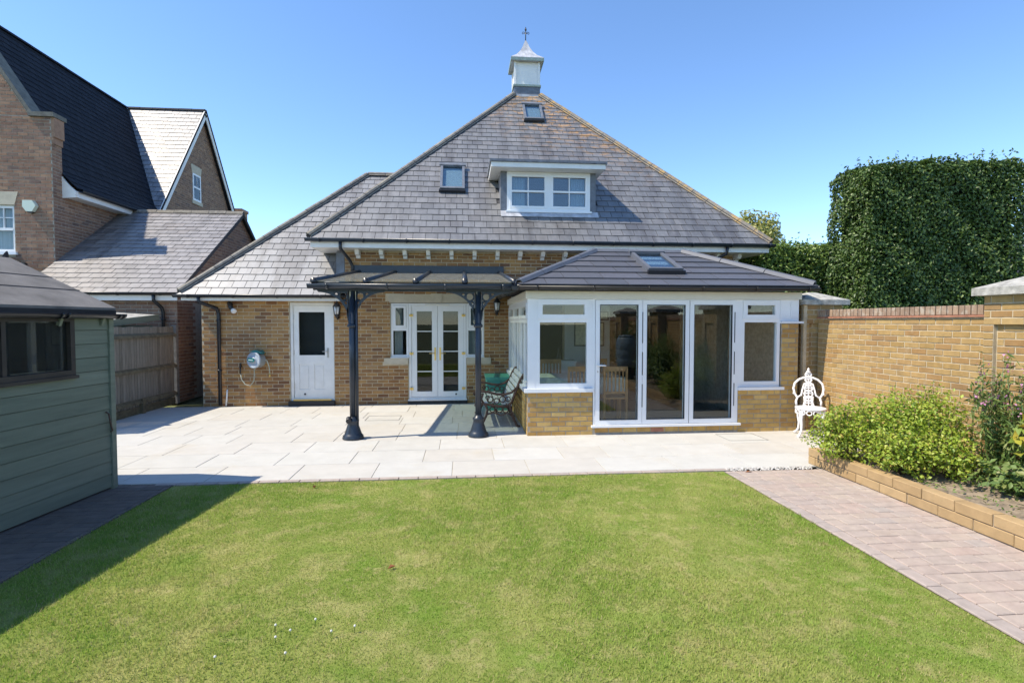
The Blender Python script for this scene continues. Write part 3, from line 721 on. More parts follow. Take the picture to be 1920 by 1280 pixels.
# eaves of the wing
MB().box(WX + .05, -2.46, WY + .02, WY + .045, 2.17, 2.26).build('fascia', 'white_wood', house)
MB().box(WX + .05, -2.46, WY + .046, YF - .002, 2.175, 2.19).build('soffit', 'white_wood', house)
gutter(house, (WX - .06, WY - .04, 2.285), (-2.15, WY - .04, 2.285), (0, -1, 0), .058, 'black_plastic')
pipe(house, [(-5.2, WY - .03, 2.24), (-5.2, WY - .02, 2.14), (-4.99, YF - .07, 2.02), (-4.96, YF - .06, 1.9), (-4.96, YF - .06, .04)], .036, 'black_plastic', [(-4.96, YF - .06, 1.78), (-4.96, YF - .06, .75)])
m = MB().tube([(-4.74, YF + .02, 2.1), (-4.74, YF - .08, 2.12), (-4.70, YF - .12, 2.05), (-4.64, YF - .14, 1.98)], .045, 12); fl = m.build('boiler_flue', 'black_plastic', house)
MB().lathe([(.05, 0), (.052, .05), (.04, .055)], (-4.64, YF - .14, 1.985), 14, (.45, -.45, -.5)).build('flue_terminal', 'white', fl)
MB().tube([(-4.86, YF - .03, .02), (-4.83, YF - .03, .36)], .016, 8).build('waste_pipe', 'white', house)
MB().box(-.02, .42, YF - .03, YF, .05, .06)

# dormer
dm = MB().box(.60, 3.04, DY - .34, 13.1, 4.99, 5.09).build('dormer', 'white_wood', house)
for (a, b) in ((.82, .955), (2.785, 2.91)): MB().fbox(Frame((0, DY, 0), (1, 0, 0), (0, 0, 1)), a, b, 4.05, 4.985, -.9, .004).build('cheek', 'lead', dm)
m = MB().add([(.57, DY - .37, 5.092), (3.07, DY - .37, 5.092), (3.07, 13.3, 5.092), (.57, 13.3, 5.092), (.57, DY - .37, 5.15), (3.07, DY - .37, 5.15), (3.07, 13.3, 5.28), (.57, 13.3, 5.28)], [(0, 3, 2, 1), (4, 5, 6, 7), (0, 1, 5, 4), (1, 2, 6, 5), (2, 3, 7, 6), (3, 0, 4, 7)])
x = .62
while x < 3.0: m.box(x, x + .1, DY - .378, DY - .368, 5.10, 5.135); x += .21
m.build('dormer_roof', 'lead', dm)
FD = Frame((0, DY - .01, 0), (1, 0, 0), (0, 0, 1))
m = MB(); framed(m, FD, .957, 2.783, 4.15, 4.985, .06, -.07, 0); m.fbox(FD, 1.82, 1.92, 4.21, 4.925, -.07, 0); m.build('window_frame', 'white', dm)
MB().fbox(FD, .93, 2.81, 4.11, 4.148, -.07, .06).build('window_sill', 'white', dm)
for a, b in ((1.017, 1.82), (1.92, 2.723)):
    m = MB(); framed(m, FD, a, b, 4.21, 4.925, .045, -.06, .012); m.fbox(FD, a + .045, b - .045, 4.55, 4.59, -.06, .012); m.fbox(FD, (a + b) / 2 - .01, (a + b) / 2 + .01, 4.255, 4.55, -.05, .006); m.fbox(FD, (a + b) / 2 - .01, (a + b) / 2 + .01, 4.59, 4.88, -.05, .006); m.build('casement', 'white', dm)
    MB().fbox(FD, a + .045, b - .045, 4.255, 4.88, -.042, -.036).build('pane', 'glass_sky', dm)
for a in (1.03, 2.38):
    m = MB(); nf = 12; cur = [(a + .33 * i / nf, -.16 + (.02 if i % 2 else 0)) for i in range(nf + 1)]
    for (p, q) in zip(cur, cur[1:]): m.add([FD.p(p[0], 4.2, p[1]), FD.p(q[0], 4.2, q[1]), FD.p(q[0], 4.95, q[1]), FD.p(p[0], 4.95, p[1])], [(0, 1, 2, 3)])
    m.build('curtain', 'curtain', dm)
m = MB(); F2 = Frame(FR.p(0, 0, 0), FR.u, FR.v)
m.fbox(F2, .82, 2.95, h0 - .22, h0 - .03, .026, .034); m.build('lead_flashing', 'lead_light', dm)
# roof windows
def roof_window(x0, x1, y0, y1, parent, F, s=1.0, mat='lead'):
    w = MB(); framed(w, F, x0, x1, y0, y1, .055, .0, .11); w.fbox(F, x0 - .03, x1 + .03, y1 - .045, y1 + .05, .09, .13); o = w.build('roof_window', mat, parent)
    MB().fbox(F, x0 + .055, x1 - .055, y0 + .055, y1 - .055, .075, .083).build('pane', 'glass_sky', o)
    MB().fbox(F, x0 + .055, x1 - .055, y0 + .055, y1 - .055, .02, .03).build('lining', 'curtain', o)
    MB().fbox(F, x0 - .02, x1 + .02, y0 - .06, y0 - .002, .02, .085).build('apron', 'black_plastic', o)
    return o
def vv(y): return (y - EY) / vdir.y
roof_window(-.50, .05, vv(12.10), vv(12.76), house, FR)
roof_window(1.66, 2.18, vv(14.42), vv(15.0), house, FR)
# cupola
cu = MB().box(AX - .42, AX + .42, AY - .42, AY + .42, AZ - .1, AZ + .02).build('cupola', 'lead_light', house)
yc = AY
m = MB(); m.box(AX - .375, AX + .375, yc - .375, yc + .375, AZ + .02, AZ + .26); m.build('base', 'lead', cu)
m = MB(); m.box(AX - .40, AX + .40, yc - .40, yc + .40, AZ + .26, AZ + .315); m.build('ledge', 'copper', cu)
m = MB(); m.box(AX - .34, AX + .34, yc - .34, yc + .34, AZ + .315, AZ + 1.05)
for sx in (-1, 1):
    for sy in (-1, 1): m.box(AX + sx * .345 - .03, AX + sx * .345 + .03, yc + sy * .345 - .03, yc + sy * .345 + .03, AZ + .315, AZ + 1.04)
m.build('body', 'white_wood', cu)
m = MB(); prof = [(.47, .86), (.47, .93), (.455, .945), (.30, 1.06), (.18, 1.2), (.10, 1.34), (.045, 1.47), (.015, 1.53)]; ring = []
for w_, z_ in prof: ring.append([Vector((AX + i * w_, yc + j * w_, AZ + z_ + .11 + (z_ - .86) * .15)) for i, j in ((-1, -1), (1, -1), (1, 1), (-1, 1))])
vs = [q for rg in ring for q in rg]; fs = [(0, 3, 2, 1)]
for k in range(len(prof) - 1):
    for i in range(4): fs.append((k * 4 + i, k * 4 + (i + 1) % 4, k * 4 + 4 + (i + 1) % 4, k * 4 + 4 + i))
fs.append(tuple((len(prof) - 1) * 4 + i for i in range(4)))
m.add(vs, fs); m.build('spire', 'lead_light', cu)
m = MB(); framed(m, Frame((AX, yc, AZ + .955), (1, 0, 0), (0, 1, 0)), -.475, .475, -.475, .475, .012, 0, .085); m.build('eaves_edge', 'copper', cu)
fz = .2
m = MB().tube([(AX, yc, AZ + 1.53 + fz), (AX, yc, AZ + 1.84 + fz)], .014, 6); m.lathe([(.004, 0), (.034, .05), (.004, .14)], (AX, yc, AZ + 1.80 + fz), 8)
for s in (-1, 1): m.tube([(AX + s * q[0], yc, AZ + 1.755 + fz + q[1]) for q in ((.015, 0), (.05, .035), (.09, .03), (.105, 0), (.085, -.025), (.06, -.015))], .008, 6)
m.tube([(AX - .06, yc, AZ + 1.75 + fz), (AX + .06, yc, AZ + 1.75 + fz)], .008, 6); m.build('finial', 'black_plastic', cu)

# ------------------------------------------------------------------ conservatory
CX0, CX1, CY = .98, 5.34, 8.07
cons = thing('conservatory', ((CX0 + CX1) / 2, CY, 0), 'white framed conservatory with bifold doors and dark tiled hipped roof', 'conservatory')
FC = Frame((0, CY, 0), (1, 0, 0), (0, 0, 1)); FCL = Frame((CX0, 0, 0), (0, -1, 0), (0, 0, 1)); FCR = Frame((CX1, 0, 0), (0, 1, 0), (0, 0, 1))
m = MB().fbox(FC, CX0, 2.0, 0, .665, -.25, 0).fbox(FC, 2.0, 4.34, 0, .115, -.25, 0).fbox(FC, 4.34, 5.05, 0, .665, -.25, 0).fbox(FC, 5.05, CX1, 0, 1.72, -.25, 0)
m.box(CX0, CX0 + .25, CY + .25, YF - .002, 0, .665); m.box(CX1 - .25, CX1, CY + .25, YF - .002, 0, 2.12)
dw = m.build('dwarf_wall', 'mortar_dark', cons)
P = Pieces()
course_bricks(P, FC, CX0, 2.0, -.01, .665, 'brick_cons'); course_bricks(P, FC, 2.0, 4.34, .025, .115, 'brick_cons', bh=.085)
course_bricks(P, FC, 4.34, 5.05, -.01, .665, 'brick_cons'); course_bricks(P, FC, 5.05, CX1, -.01, 1.72, 'brick_cons')
course_bricks(P, FCL, -YF + .01, -CY, -.01, .665, 'brick_cons'); course_bricks(P, FCR, CY, YF, -.01, 2.1, 'brick_cons')
P.build('brick', dw, 300, 'brickwork')
MB().fbox(FC, 2.93, 3.13, .03, .095, .0, .013).build('air_brick', 'creasing', dw)
MB().box(CX0 + .25, CX1 - .25, CY + .25, YF - .01, 0, .02).build('floor', 'floor_in', cons)
m = MB()
for (a, b, c, d_) in rects(CX0 + .05, CX1 - .25, 0.02, 2.5, [(1.62, 2.2, 0.02, 2.1), (3.19, 4.9, .02, 2.1)]): m.box(a, b, YF - .06, YF - .02, c, d_)
m.build('inner_wall', 'plaster', cons)
MB().box(CX0 + .02, CX1 - .02, CY + .05, YF - .07, 2.3, 2.33).build('ceiling', 'white', cons)
# sills
MB().fbox(FC, CX0 - .05, 2.0, .668, .725, -.2, .05).build('sill', 'white', cons); MB().fbox(FC, 4.34, 5.09, .668, .715, -.2, .05).build('sill', 'white', cons)
MB().box(CX0 - .05, CX0 + .2, CY + .202, YF - .003, .668, .725).build('sill', 'white', cons); MB().fbox(FC, 5.03, CX1 + .06, 1.723, 1.755, -.2, .045).build('sill', 'white', cons)
MB().fbox(FC, 1.97, 4.37, .117, .15, -.12, .06).build('threshold', 'white', cons)
# corner posts, panel and window frames
MB().fbox(FC, CX0, 1.09, .727, 2.1, -.11, 0).build('corner_post', 'white', cons)
MB().fbox(FC, 5.03, CX1, 1.757, 2.1, -.2, 0).fbox(FC, 5.2, 5.21, 1.8, 2.06, 0, .008).build('corner_panel', 'white', cons)
MB().fbox(FC, 1.985, 2.03, .15, 2.1, -.09, .0).build('door_post', 'white', cons)
MB().ext(FC, [(4.30, .15), (4.338, .15), (4.338, .717), (4.40, .717), (4.40, 2.1), (4.30, 2.1)], -.09, 0).build('door_post', 'white', cons)
for (a, b, g0, g1, sb) in ((1.09, 1.985, 1.17, 1.90, .727), (4.40, 5.03, 4.44, 4.98, .717)):
    m = MB(); m.fbox(FC, a, g0, sb, 2.1, -.08, -.004); m.fbox(FC, g1, b, sb, 2.1, -.08, -.004); m.fbox(FC, g0, g1, sb, .80, -.08, -.004); m.fbox(FC, g0, g1, 1.74, 1.80, -.08, -.004); m.fbox(FC, g0, g1, 2.07, 2.1, -.08, -.004)
    w = m.build('window', 'white', cons)
    m = MB(); framed(m, FC, g0 - .03, g1 + .03, 1.79, 2.08, .07, -.07, .012); m.build('top_light', 'white', w)
    MB().fbox(FC, g0, g1, .80, 1.74, -.05, -.044).build('pane', 'glass', w); MB().fbox(FC, g0 + .04, g1 - .04, 1.86, 2.01, -.03, -.024).build('pane', 'glass', w)
# bifold doors
bf = MB().fbox(FC, 2.03, 4.30, 2.085, 2.12, -.09, .0).build('bifold_door', 'white', cons)
for k, (a, b) in enumerate(((2.035, 2.775), (2.78, 3.53), (3.54, 4.298))):
    m = MB(); framed(m, FC, a, b, .155, 2.082, .072 if k else .07, -.065, .012); lf = m.build('leaf', 'white', bf)
    MB().fbox(FC, a + .07, b - .07, .227, 2.01, -.03, -.022).build('pane', 'glass', bf)
    m = MB(); framed(m, FC, a + .066, b - .066, .223, 2.014, .008, -.02, .014); m.build('gasket', 'black_plastic', bf)
for x in (2.7775, 4.27):
    for z0, z1 in ((.42, .78), (.92, 1.28), (1.42, 1.9)): MB().fbox(FC, x - .006, x + .006, z0, z1, .013, .017).build('hinge_gap', 'black_plastic', bf)
MB().fbox(FC, 3.533, 3.538, .16, 2.08, -.01, .008).build('leaf_gap', 'black_plastic', bf)
m = MB().tube([FC.p(2.07, 1.08, .012), FC.p(2.07, 1.08, .055), FC.p(2.19, 1.075, .06)], .011, 8); m.build('handle', 'white', bf)
MB().lathe([(.012, 0), (.012, .006)], FC.p(2.07, .98, .012), 10, FC.n).build('keyhole', 'steel', bf)
# left-hand side: three bays
ys = [CY + .11, 9.2, 10.3, YF - .03]
m = MB().box(CX0 + .004, CX0 + .08, CY + .11, YF - .03, 2.04, 2.1)
for y in ys[1:3]: m.box(CX0, CX0 + .085, y - .045, y + .045, .727, 2.04)
m.box(CX0, CX0 + .085, YF - .09, YF - .004, .727, 2.04); sw = m.build('side_window', 'white', cons)
for a, b in ((ys[0], ys[1] - .045), (ys[1] + .045, ys[2] - .045), (ys[2] + .045, YF - .09)):
    m = MB().box(CX0 + .004, CX0 + .07, a, b, .727, .79).box(CX0 + .004, CX0 + .07, a, b, 1.73, 1.80); m.build('rail', 'white', sw)
    FS = Frame((CX0, 0, 0), (0, -1, 0), (0, 0, 1)); m = MB(); framed(m, FS, -b, -a, 1.80, 2.04, .05, -.06, .012); m.build('top_light', 'white', sw)
    MB().fbox(FS, -b + .05, -a - .05, 1.85, 1.99, -.03, -.024).build('pane', 'glass', sw)
    mid = (a + b) / 2; MB().box(CX0 + .01, CX0 + .06, mid - .02, mid + .02, .79, 1.73).build('mullion', 'white', sw)
    MB().fbox(FS, -mid + .02 - (mid - a), -mid - .02 + 0, .79, 1.73, -.045, -.039) if False else None
    MB().box(CX0 + .039, CX0 + .045, a, mid - .02, .79, 1.73).build('pane', 'glass', sw); MB().box(CX0 + .039, CX0 + .045, mid + .02, b, .79, 1.73).build('pane', 'glass', sw)
# fascia, roof, hips, gutter
MB().fbox(FC, CX0 - .03, CX1 + .03, 2.102, 2.215, -.1, .03).build('fascia', 'cream', cons)
MB().box(CX0 - .03, CX0 + .07, CY + .1, YF - .003, 2.102, 2.215).build('fascia', 'cream', cons)
e0, e1 = Vector((.80, 7.86, 2.285)), Vector((5.50, 7.86, 2.285)); q0, q1 = Vector((2.42, 9.66, 3.02)), Vector((4.06, 9.66, 3.02))
w0, w1 = Vector((.80, YF - .01, 2.285)), Vector((5.50, YF - .01, 2.285)); z0, z1 = Vector((2.42, YF - .01, 3.02)), Vector((4.06, YF - .01, 3.02))
m = MB().add([e0, e1, q0, q1, w0, w1, z0, z1], [(0, 1, 3, 2), (0, 2, 6, 4), (1, 5, 7, 3), (2, 3, 7, 6), (0, 4, 5, 1)])
cr = m.build('roof', 'slate_under', cons)
M['tile'] = piece_mat('tile', [(0, (.085, .087, .10)), (.5, (.10, .10, .115)), (1, (.075, .078, .09))], rough=.45, var=.15, scale=10, bmp=.2, bscale=150, spec=.5, stain=[(40, .66, .74, (.30, .30, .30), .3, None)])
FT = Frame((0, 7.86, 2.285), (1, 0, 0), q0 - Vector((2.42, 7.86, 2.285))); tl = math.hypot(1.8, .735)
P = Pieces()
slates(P, FT, [(.80, -.03), (5.50, -.03), (4.06, tl), (2.42, tl)], 'tile', w=.62, ex=tl / 6, th=.016, tilt=.06, jit=.0005, over=.015)
FTL = Frame((.80, 0, 2.285), (0, -1, 0), (1.62, 0, .735)); tl2 = math.hypot(1.62, .735)
slates(P, FTL, [(-YF + .02, -.03), (-7.86, -.03), (-9.66, tl2), (-YF + .02, tl2)], 'tile', w=.62, ex=tl2 / 6, th=.016, tilt=.06, jit=.0005, over=.015)
FTR = Frame((5.50, 0, 2.285), (0, 1, 0), (-1.44, 0, .735)); tl3 = math.hypot(1.44, .735)
slates(P, FTR, [(7.86, -.03), (YF - .02, -.03), (YF - .02, tl3), (9.66, tl3)], 'tile', w=.62, ex=tl3 / 6, th=.016, tilt=.06, jit=.0005, over=.015)
P.build('tile', cr, 300, 'tiling')
M['hip_grey'] = plain('hip_grey', (.10, .108, .13), .6, var=.12)
caps('hip_cap', cr, e0 + Vector((.03, .03, .02)), q0, .075, .035, 'hip_grey', ln=.6, lift=.05, bedding=False)
caps('hip_cap', cr, e1 + Vector((-.03, .03, .02)), q1, .075, .035, 'hip_grey', ln=.6, lift=.05, bedding=False)
caps('ridge_cap', cr, q0, q1, .075, .03, 'hip_grey', ln=.6, lift=.035, bedding=False)
rw = roof_window(2.98, 3.56, .60, 1.62, cons, FT, mat='hip_grey')
gutter(cons, (.82, 7.83, 2.275), (5.50, 7.83, 2.275), (0, -1, 0), .055, 'gutter_brown')
gutter(cons, (.77, YF - .02, 2.275), (.77, 7.87, 2.275), (-1, 0, 0), .055, 'gutter_brown')

# ---- inside the conservatory
def dining_chair(loc, rz, label):
    t = thing('dining_chair', (0, 0, 0), label, 'chair', 'dining chairs in the conservatory')
    MB().box(-.21, .21, -.21, .21, .43, .46).build('seat', 'oak', t)
    for x in (-.19, .19):
        MB().box(x - .018, x + .018, -.205, -.17, 0, .43).build('leg', 'oak', t); MB().box(x - .018, x + .018, .17, .205, 0, .98).build('leg', 'oak', t)
    m = MB().box(-.172, .172, .175, .2, .9, .98).box(-.172, .172, .175, .2, .52, .56); m.build('back_rail', 'oak', t)
    for k in range(5): x = -.13 + .065 * k; MB().box(x - .012, x + .012, .18, .195, .56, .9).build('back_slat', 'oak', t)
    place(t, loc, rz); return t
dining_chair((1.95, 8.95, .02), math.pi, 'slatted oak dining chair with its back to the left-hand front window')
dining_chair((2.55, 8.92, .02), math.pi, 'slatted oak dining chair with its back to the bifold doors')
dining_chair((1.75, 10.35, .02), 0, 'slatted oak dining chair behind the cloth-covered table, by the dark doorway')
dining_chair((2.75, 10.4, .02), .2, 'slatted oak dining chair behind the cloth-covered table, under the pictures')
t = thing('dining_table', (2.1, 9.65, .02), 'dining table under a pale green cloth inside the conservatory', 'table')
MB().box(1.35, 2.85, 9.25, 10.05, .72, .755).build('table_top', 'oak', t)
for x in (1.42, 2.78):
    for y in (9.32, 9.98): MB().box(x - .03, x + .03, y - .03, y + .03, .02, .72).build('leg', 'oak', t)
m = MB(); N_ = 40; ring0 = []; ring1 = []
for k in range(N_):
    a_ = 2 * math.pi * k / N_; ca, sa = math.cos(a_), math.sin(a_); q = max(abs(ca) / .78, abs(sa) / .43); px_, py_ = ca / q, sa / q
    wv = 1 + .03 * math.sin(a_ * 11); ring0.append((2.1 + px_, 9.65 + py_, .762)); ring1.append((2.1 + px_ * wv * 1.02, 9.65 + py_ * wv * 1.03, .50 + .02 * math.sin(a_ * 7)))
m.add(ring0 + ring1, [list(range(N_))] + [[k, (k + 1) % N_, N_ + (k + 1) % N_, N_ + k] for k in range(N_)], False)
tag(m.build('tablecloth', 'cloth', None), 'pale green cloth hanging over the dining table', 'tablecloth')
t = thing('sideboard', (1.7, 11.0, .02), 'low white sideboard against the conservatory back wall', 'sideboard')
MB().box(1.28, 2.3, 10.75, 11.15, .02, .92).build('carcass', 'white_wood', t); MB().box(1.26, 2.32, 10.73, 11.16, .922, .95).build('top', 'white_wood', t)
tag(MB().lathe([(.035, 0), (.05, .05), (.03, .12), (.015, .2), (.02, .26)], (1.98, 10.95, .95), 12).build('vase', 'slate_under', None), 'small dark vase standing on the sideboard', 'vase')
for (x0, x1, za, zb, lb) in ((2.4, 3.06, 1.22, 1.74, 'large framed map with a dark border on the conservatory wall'), (2.88, 3.16, 1.78, 1.97, 'small framed picture above the large framed map')):
    t = thing('picture', ((x0 + x1) / 2, YF - .07, za), lb, 'picture'); FP = Frame((0, YF - .062, 0), (1, 0, 0), (0, 0, 1))
    m = MB(); framed(m, FP, x0, x1, za, zb, .025, 0, .02); m.build('frame', 'dark_wood', t); MB().fbox(FP, x0 + .025, x1 - .025, za + .025, zb - .025, 0, .008).build('print', 'paper', t)

# ------------------------------------------------------------------ glazed veranda on cast-iron posts
ver = thing('veranda', (-.7, 8.1, 0), 'dark blue-grey glazed veranda on two cast-iron posts', 'veranda')
FG = Frame((0, 7.98, 2.335), (1, 0, 0), Vector((0, YF - 7.98, .45))); gl_len = math.hypot(YF - 7.98, .45)
bars = [-2.15, -1.41, -.69, .03, .77]
for a, b in zip(bars, bars[1:]): MB().fbox(FG, a + .03, b - .03, .0, gl_len - .03, -.004, .004).build('glass_sheet', 'glass_roof', ver)
for b in bars:
    o = MB().ext(Frame(FG.p(b, 0, .014), FG.u, FG.n), arc(0, 0, .036, 0, 180, 8) + [(-.036, -.05), (.036, -.05)], -gl_len + .02, .0, True).build('glazing_bar', 'anthracite', ver)
    MB().lathe([(.0, -.012), (.046, -.01), (.046, .01), (0, .014)], FG.p(b, -.008, .012), 14, FG.v).build('end_cap', 'black_plastic', o)
MB().fbox(FA, -2.27, .87, 2.775, 2.925, .002, .05).build('wall_plate', 'anthracite', ver)
MB().box(-2.17, .80, 8.015, 8.04, 2.21, 2.325).build('eaves_beam', 'black_plastic', ver)
MB().box(-2.13, .78, 8.08, 8.15, 2.20, 2.275).build('head_beam', 'anthracite', ver)
gutter(ver, (-2.22, 7.945, 2.295), (.80, 7.945, 2.295), (0, -1, 0), .068, 'anthracite')
half_gutter(MB(), (lambda F: (setattr(F, 'n', Vector((1, 0, 0))), F)[1])(Frame((0, 7.945, 2.295), (0, -1, 0), (0, 0, 1))), .069, .80, .9).build('gutter_joint', 'black_plastic', ver)
for px_ in (-1.64, .23):
    m = MB().lathe([(.046, .2), (.046, 2.2)], (px_, 8.11, 0), 18); po = m.build('post', 'anthracite', ver)
    MB().lathe([(.155, 0), (.16, .02), (.15, .035), (.15, .05), (.128, .07), (.118, .10), (.085, .2), (.078, .25), (.088, .262), (.088, .285), (.062, .30), (.054, .33)], (px_, 8.11, .004), 22).build('post_base', 'anthracite', po)
    MB().lathe([(.055, 1.66), (.07, 1.68), (.07, 1.70), (.055, 1.72)], (px_, 8.11, 0), 18).build('collar', 'anthracite', po)
    for s in (-1, 1):
        FB = Frame((px_, 8.11, 0), (s, 0, 0), (0, 0, 1)); FB.n = Vector((0, 1, 0)); m = MB()
        R0 = .43; cxr = .05 + R0; czr = 2.2 - R0                     # concave sweep from the post up to the beam
        out_ = [(cxr - R0 * math.cos(R(t_)), czr + R0 * .97 * math.sin(R(t_))) for t_ in np.linspace(0, 90, 13)]
        inn = [(cxr - (R0 + .035) * math.cos(R(t_)), czr + (R0 + .035) * .97 * math.sin(R(t_))) for t_ in np.linspace(0, 90, 13)]
        inn = [(max(a, .04), min(b, 2.2)) for a, b in inn]
        for i in range(12): m.ext(FB, [out_[i], out_[i + 1], inn[i + 1], inn[i]], -.014, .014)
        for (rx, rz_, rr) in ((.125, 2.125, .062), (.222, 2.155, .032), (.092, 2.02, .032)):
            m.tube([FB.p(rx + rr * math.cos(t_), rz_ + rr * math.sin(t_)) for t_ in np.linspace(0, 2 * math.pi, 18)[:-1]], .013, 6, True)
        m.ext(FB, [(.05, 1.72), (.075, 1.86), (.05, 2.2)], -.014, .014); m.ext(FB, [(.05, 2.2), (.05, 2.172), (.45, 2.188), (.45, 2.2)], -.013, .013)
        # web between the rings
        m.ext(FB, [(.05, 1.98), (.07, 1.98), (.063, 2.08), (.05, 2.09)], -.01, .01); m.ext(FB, [(.17, 2.09), (.19, 2.13), (.185, 2.19), (.165, 2.19)], -.01, .01); m.ext(FB, [(.11, 2.05), (.14, 2.05), (.15, 2.065), (.10, 2.066)], -.01, .01); m.ext(FB, [(.25, 2.15), (.30, 2.172), (.36, 2.19), (.25, 2.19)], -.01, .01)
        m.build('bracket', 'anthracite', po)
MB().tube([(-1.69, 8.05, .32), (-1.68, 8.02, .30), (-1.68, 7.97, .29)], .038, 12).build('rain_outlet', 'black_plastic', ver)
MB().tube([(-1.57, 8.09, .02), (-1.57, 8.09, 2.2)], .02, 8).build('rain_pipe', 'anthracite', ver)

# wall lanterns
def lantern(x, z, label):
    t = thing('wall_lantern', (x, YF, z), label, 'lantern', 'lanterns beside the veranda')
    MB().fbox(FA, x - .03, x + .03, z - .16, z + .0, .014, .03).build('back_plate', 'black_plastic', t)
    m = MB().tube([FA.p(x, z - .12, .03), FA.p(x, z - .17, .08), FA.p(x, z - .14, .13), FA.p(x, z - .09, .14)], .014, 8); m.lathe([(.02, -.14), (.05, -.09), (.052, -.07)], FA.p(x, z, .14), 6); m.build('arm', 'black_plastic', t)
    MB().lathe([(.045, -.065), (.068, .09)], FA.p(x, z, .14), 6).build('globe', 'white', t)
    m = MB()
    for k in range(6): a_ = math.pi / 3 * k + .52; m.beam(FA.p(x, z, .14) + Vector((.052 * math.cos(a_), .052 * math.sin(a_), -.075)), FA.p(x, z, .14) + Vector((.076 * math.cos(a_), .076 * math.sin(a_), .095)), .012, .012, (0, 1, 0))
    m.lathe([(.082, .088), (.085, .10), (.05, .15), (.02, .175), (.012, .21)], FA.p(x, z, .14), 12); m.build('cage', 'black_plastic', t)
lantern(-2.59, 1.97, 'black lantern on the brick wall between white door and veranda post')
lantern(.72, 2.06, 'black lantern on the brick wall beside the conservatory')
# hose reel
hr = thing('hose_reel', (-4.18, YF, .95), 'grey wall-mounted hose reel with teal label on the brick wall', 'hose reel')
FH = Frame((-4.18, YF - .11, .97), (1, 0, -.05), (.05, 0, 1))
MB().lathe([(.12, -.10), (.15, -.09), (.15, .05), (.165, .055), (.165, .085), (.15, .095), (.135, .085), (.06, .08), (.055, .10), (.01, .10)], FH.p(0, 0, .09), 28, (-.38, -.92, .04)).build('drum', 'grey_plastic', hr)
m = MB().box(-4.20, -4.10, YF - .09, YF - .012, .9, 1.16); m.ext(Frame((-4.18, YF - .18, 1.05), (1, 0, 0), (0, 0, 1)), [(-.12, .1), (0, .13), (.14, .08), (.14, .05), (-.05, .09)], -.05, .1); m.build('bracket', 'teal', hr)
MB().ext(Frame((-4.25, YF - .297, .985), (.92, -.38, 0), (.0, 0, 1)), [(-.085, -.03), (.07, -.045), (.085, .0), (.07, .035), (-.085, .035)], -.004, .006).build('label_plate', 'teal', hr)
MB().ext(Frame((-4.25, YF - .297, .985), (.92, -.38, 0), (.0, 0, 1)), [(-.065, -.008), (.045, -.012), (.045, .0), (-.065, .004)], .006, .007).build('label_print', 'white', hr)
MB().tube([FH.p(.11, .02, .1), FH.p(.2, .0, .08), FH.p(.235, -.12, .05), FH.p(.25, -.28, .03)], .011, 8).build('hose_end', 'hose', hr)
MB().lathe([(.014, 0), (.022, .02), (.022, .05), (.012, .07)], FH.p(.25, -.34, .03), 10).build('nozzle', 'brass', hr)
MB().tube([FH.p(-.06, -.1, .03), FH.p(-.06, -.3, .02), FH.p(-.07, -.44, .0), FH.p(-.15, -.54, -.02), FH.p(-.25, -.52, -.03), FH.p(-.33, -.42, -.04), FH.p(-.36, -.28, -.05)], .010, 8).build('feed_hose', 'hose', hr)
m = MB().tube([FH.p(-.36, -.30, -.04), FH.p(-.36, -.14, -.04)], .016, 8); m.tube([FH.p(-.36, -.16, -.1), FH.p(-.36, -.16, .0)], .014, 8); m.box(-4.55, -4.53, YF - .11, YF - .06, .83, .9); m.build('tap', 'black_plastic', hr)

# ------------------------------------------------------------------ bench, box, white chair, pots
bn = thing('garden_bench', (0, 0, 0), 'weathered bench with white slats and rusty cast-iron ends beside the conservatory', 'bench')
# built facing -x: seat front at x=-.33, back at x=+.28, length along y
BL = .68
def seat_pt(t): return (-.33 + .5 * t, .40 + .03 * math.sin(t * 3) - .05 * t)
for k in range(6):
    x, z = seat_pt(k / 5.0); MB().box(x - .036, x + .036, -BL, BL, z, z + .022).build('seat_slat', 'slat_white', bn)
for k in range(6):
    q = k / 5.0; x = .205 + .13 * q + .05 * q * q; z = .43 + .40 * q; Fb = Frame((x, 0, z), (0, -1, 0), (.30 + .12 * q, 0, 1)); MB().fbox(Fb, -BL, BL, -.033, .033, -.011, .011).build('back_slat', 'slat_white', bn)
for sy in (-1, 1):
    y = sy * (BL + .015); p3 = lambda a, b: (a, y, b); m = MB()
    m.tube([p3(-.37, .355), p3(-.40, .375), p3(-.385, .41), p3(-.33, .405), p3(-.2, .385), p3(0, .35), p3(.14, .36), p3(.2, .42), p3(.27, .60), p3(.34, .78), p3(.40, .875), p3(.45, .88), p3(.46, .85)], .022, 8)       # seat and back rail
    m.tube([p3(-.30, .55), p3(-.33, .575), p3(-.30, .60), p3(-.2, .595), p3(-.05, .555), p3(.08, .545), p3(.2, .58), p3(.28, .65)], .02, 8)            # arm
    m.tube([p3(-.27, .41), p3(-.30, .48), p3(-.27, .57)], .017, 8)
    m.tube([p3(-.24, .39), p3(-.20, .3), p3(-.22, .2), p3(-.28, .08), p3(-.34, .02), p3(-.38, .015)], .02, 8); m.tube([p3(.16, .38), p3(.2, .25), p3(.24, .12), p3(.3, .02), p3(.34, .015)], .022, 8)   # legs
    m.tube([p3(-.21, .22), p3(-.1, .25), p3(.03, .2), p3(.12, .24), p3(.2, .2)], .014, 6)
    for (cx_, cz_, rr) in ((-.16, .47, .05), (-.05, .44, .045), (.05, .47, .05), (.14, .47, .04), (0, .30, .05), (-.12, .30, .045), (.10, .29, .045), (-.2, .5, .03)):
        m.tube([p3(cx_ + rr * math.cos(t_), cz_ + rr * math.sin(t_)) for t_ in np.linspace(0, 2 * math.pi, 11)[:-1]], .010, 5, True)
    m.build('end_frame', 'rust', bn)
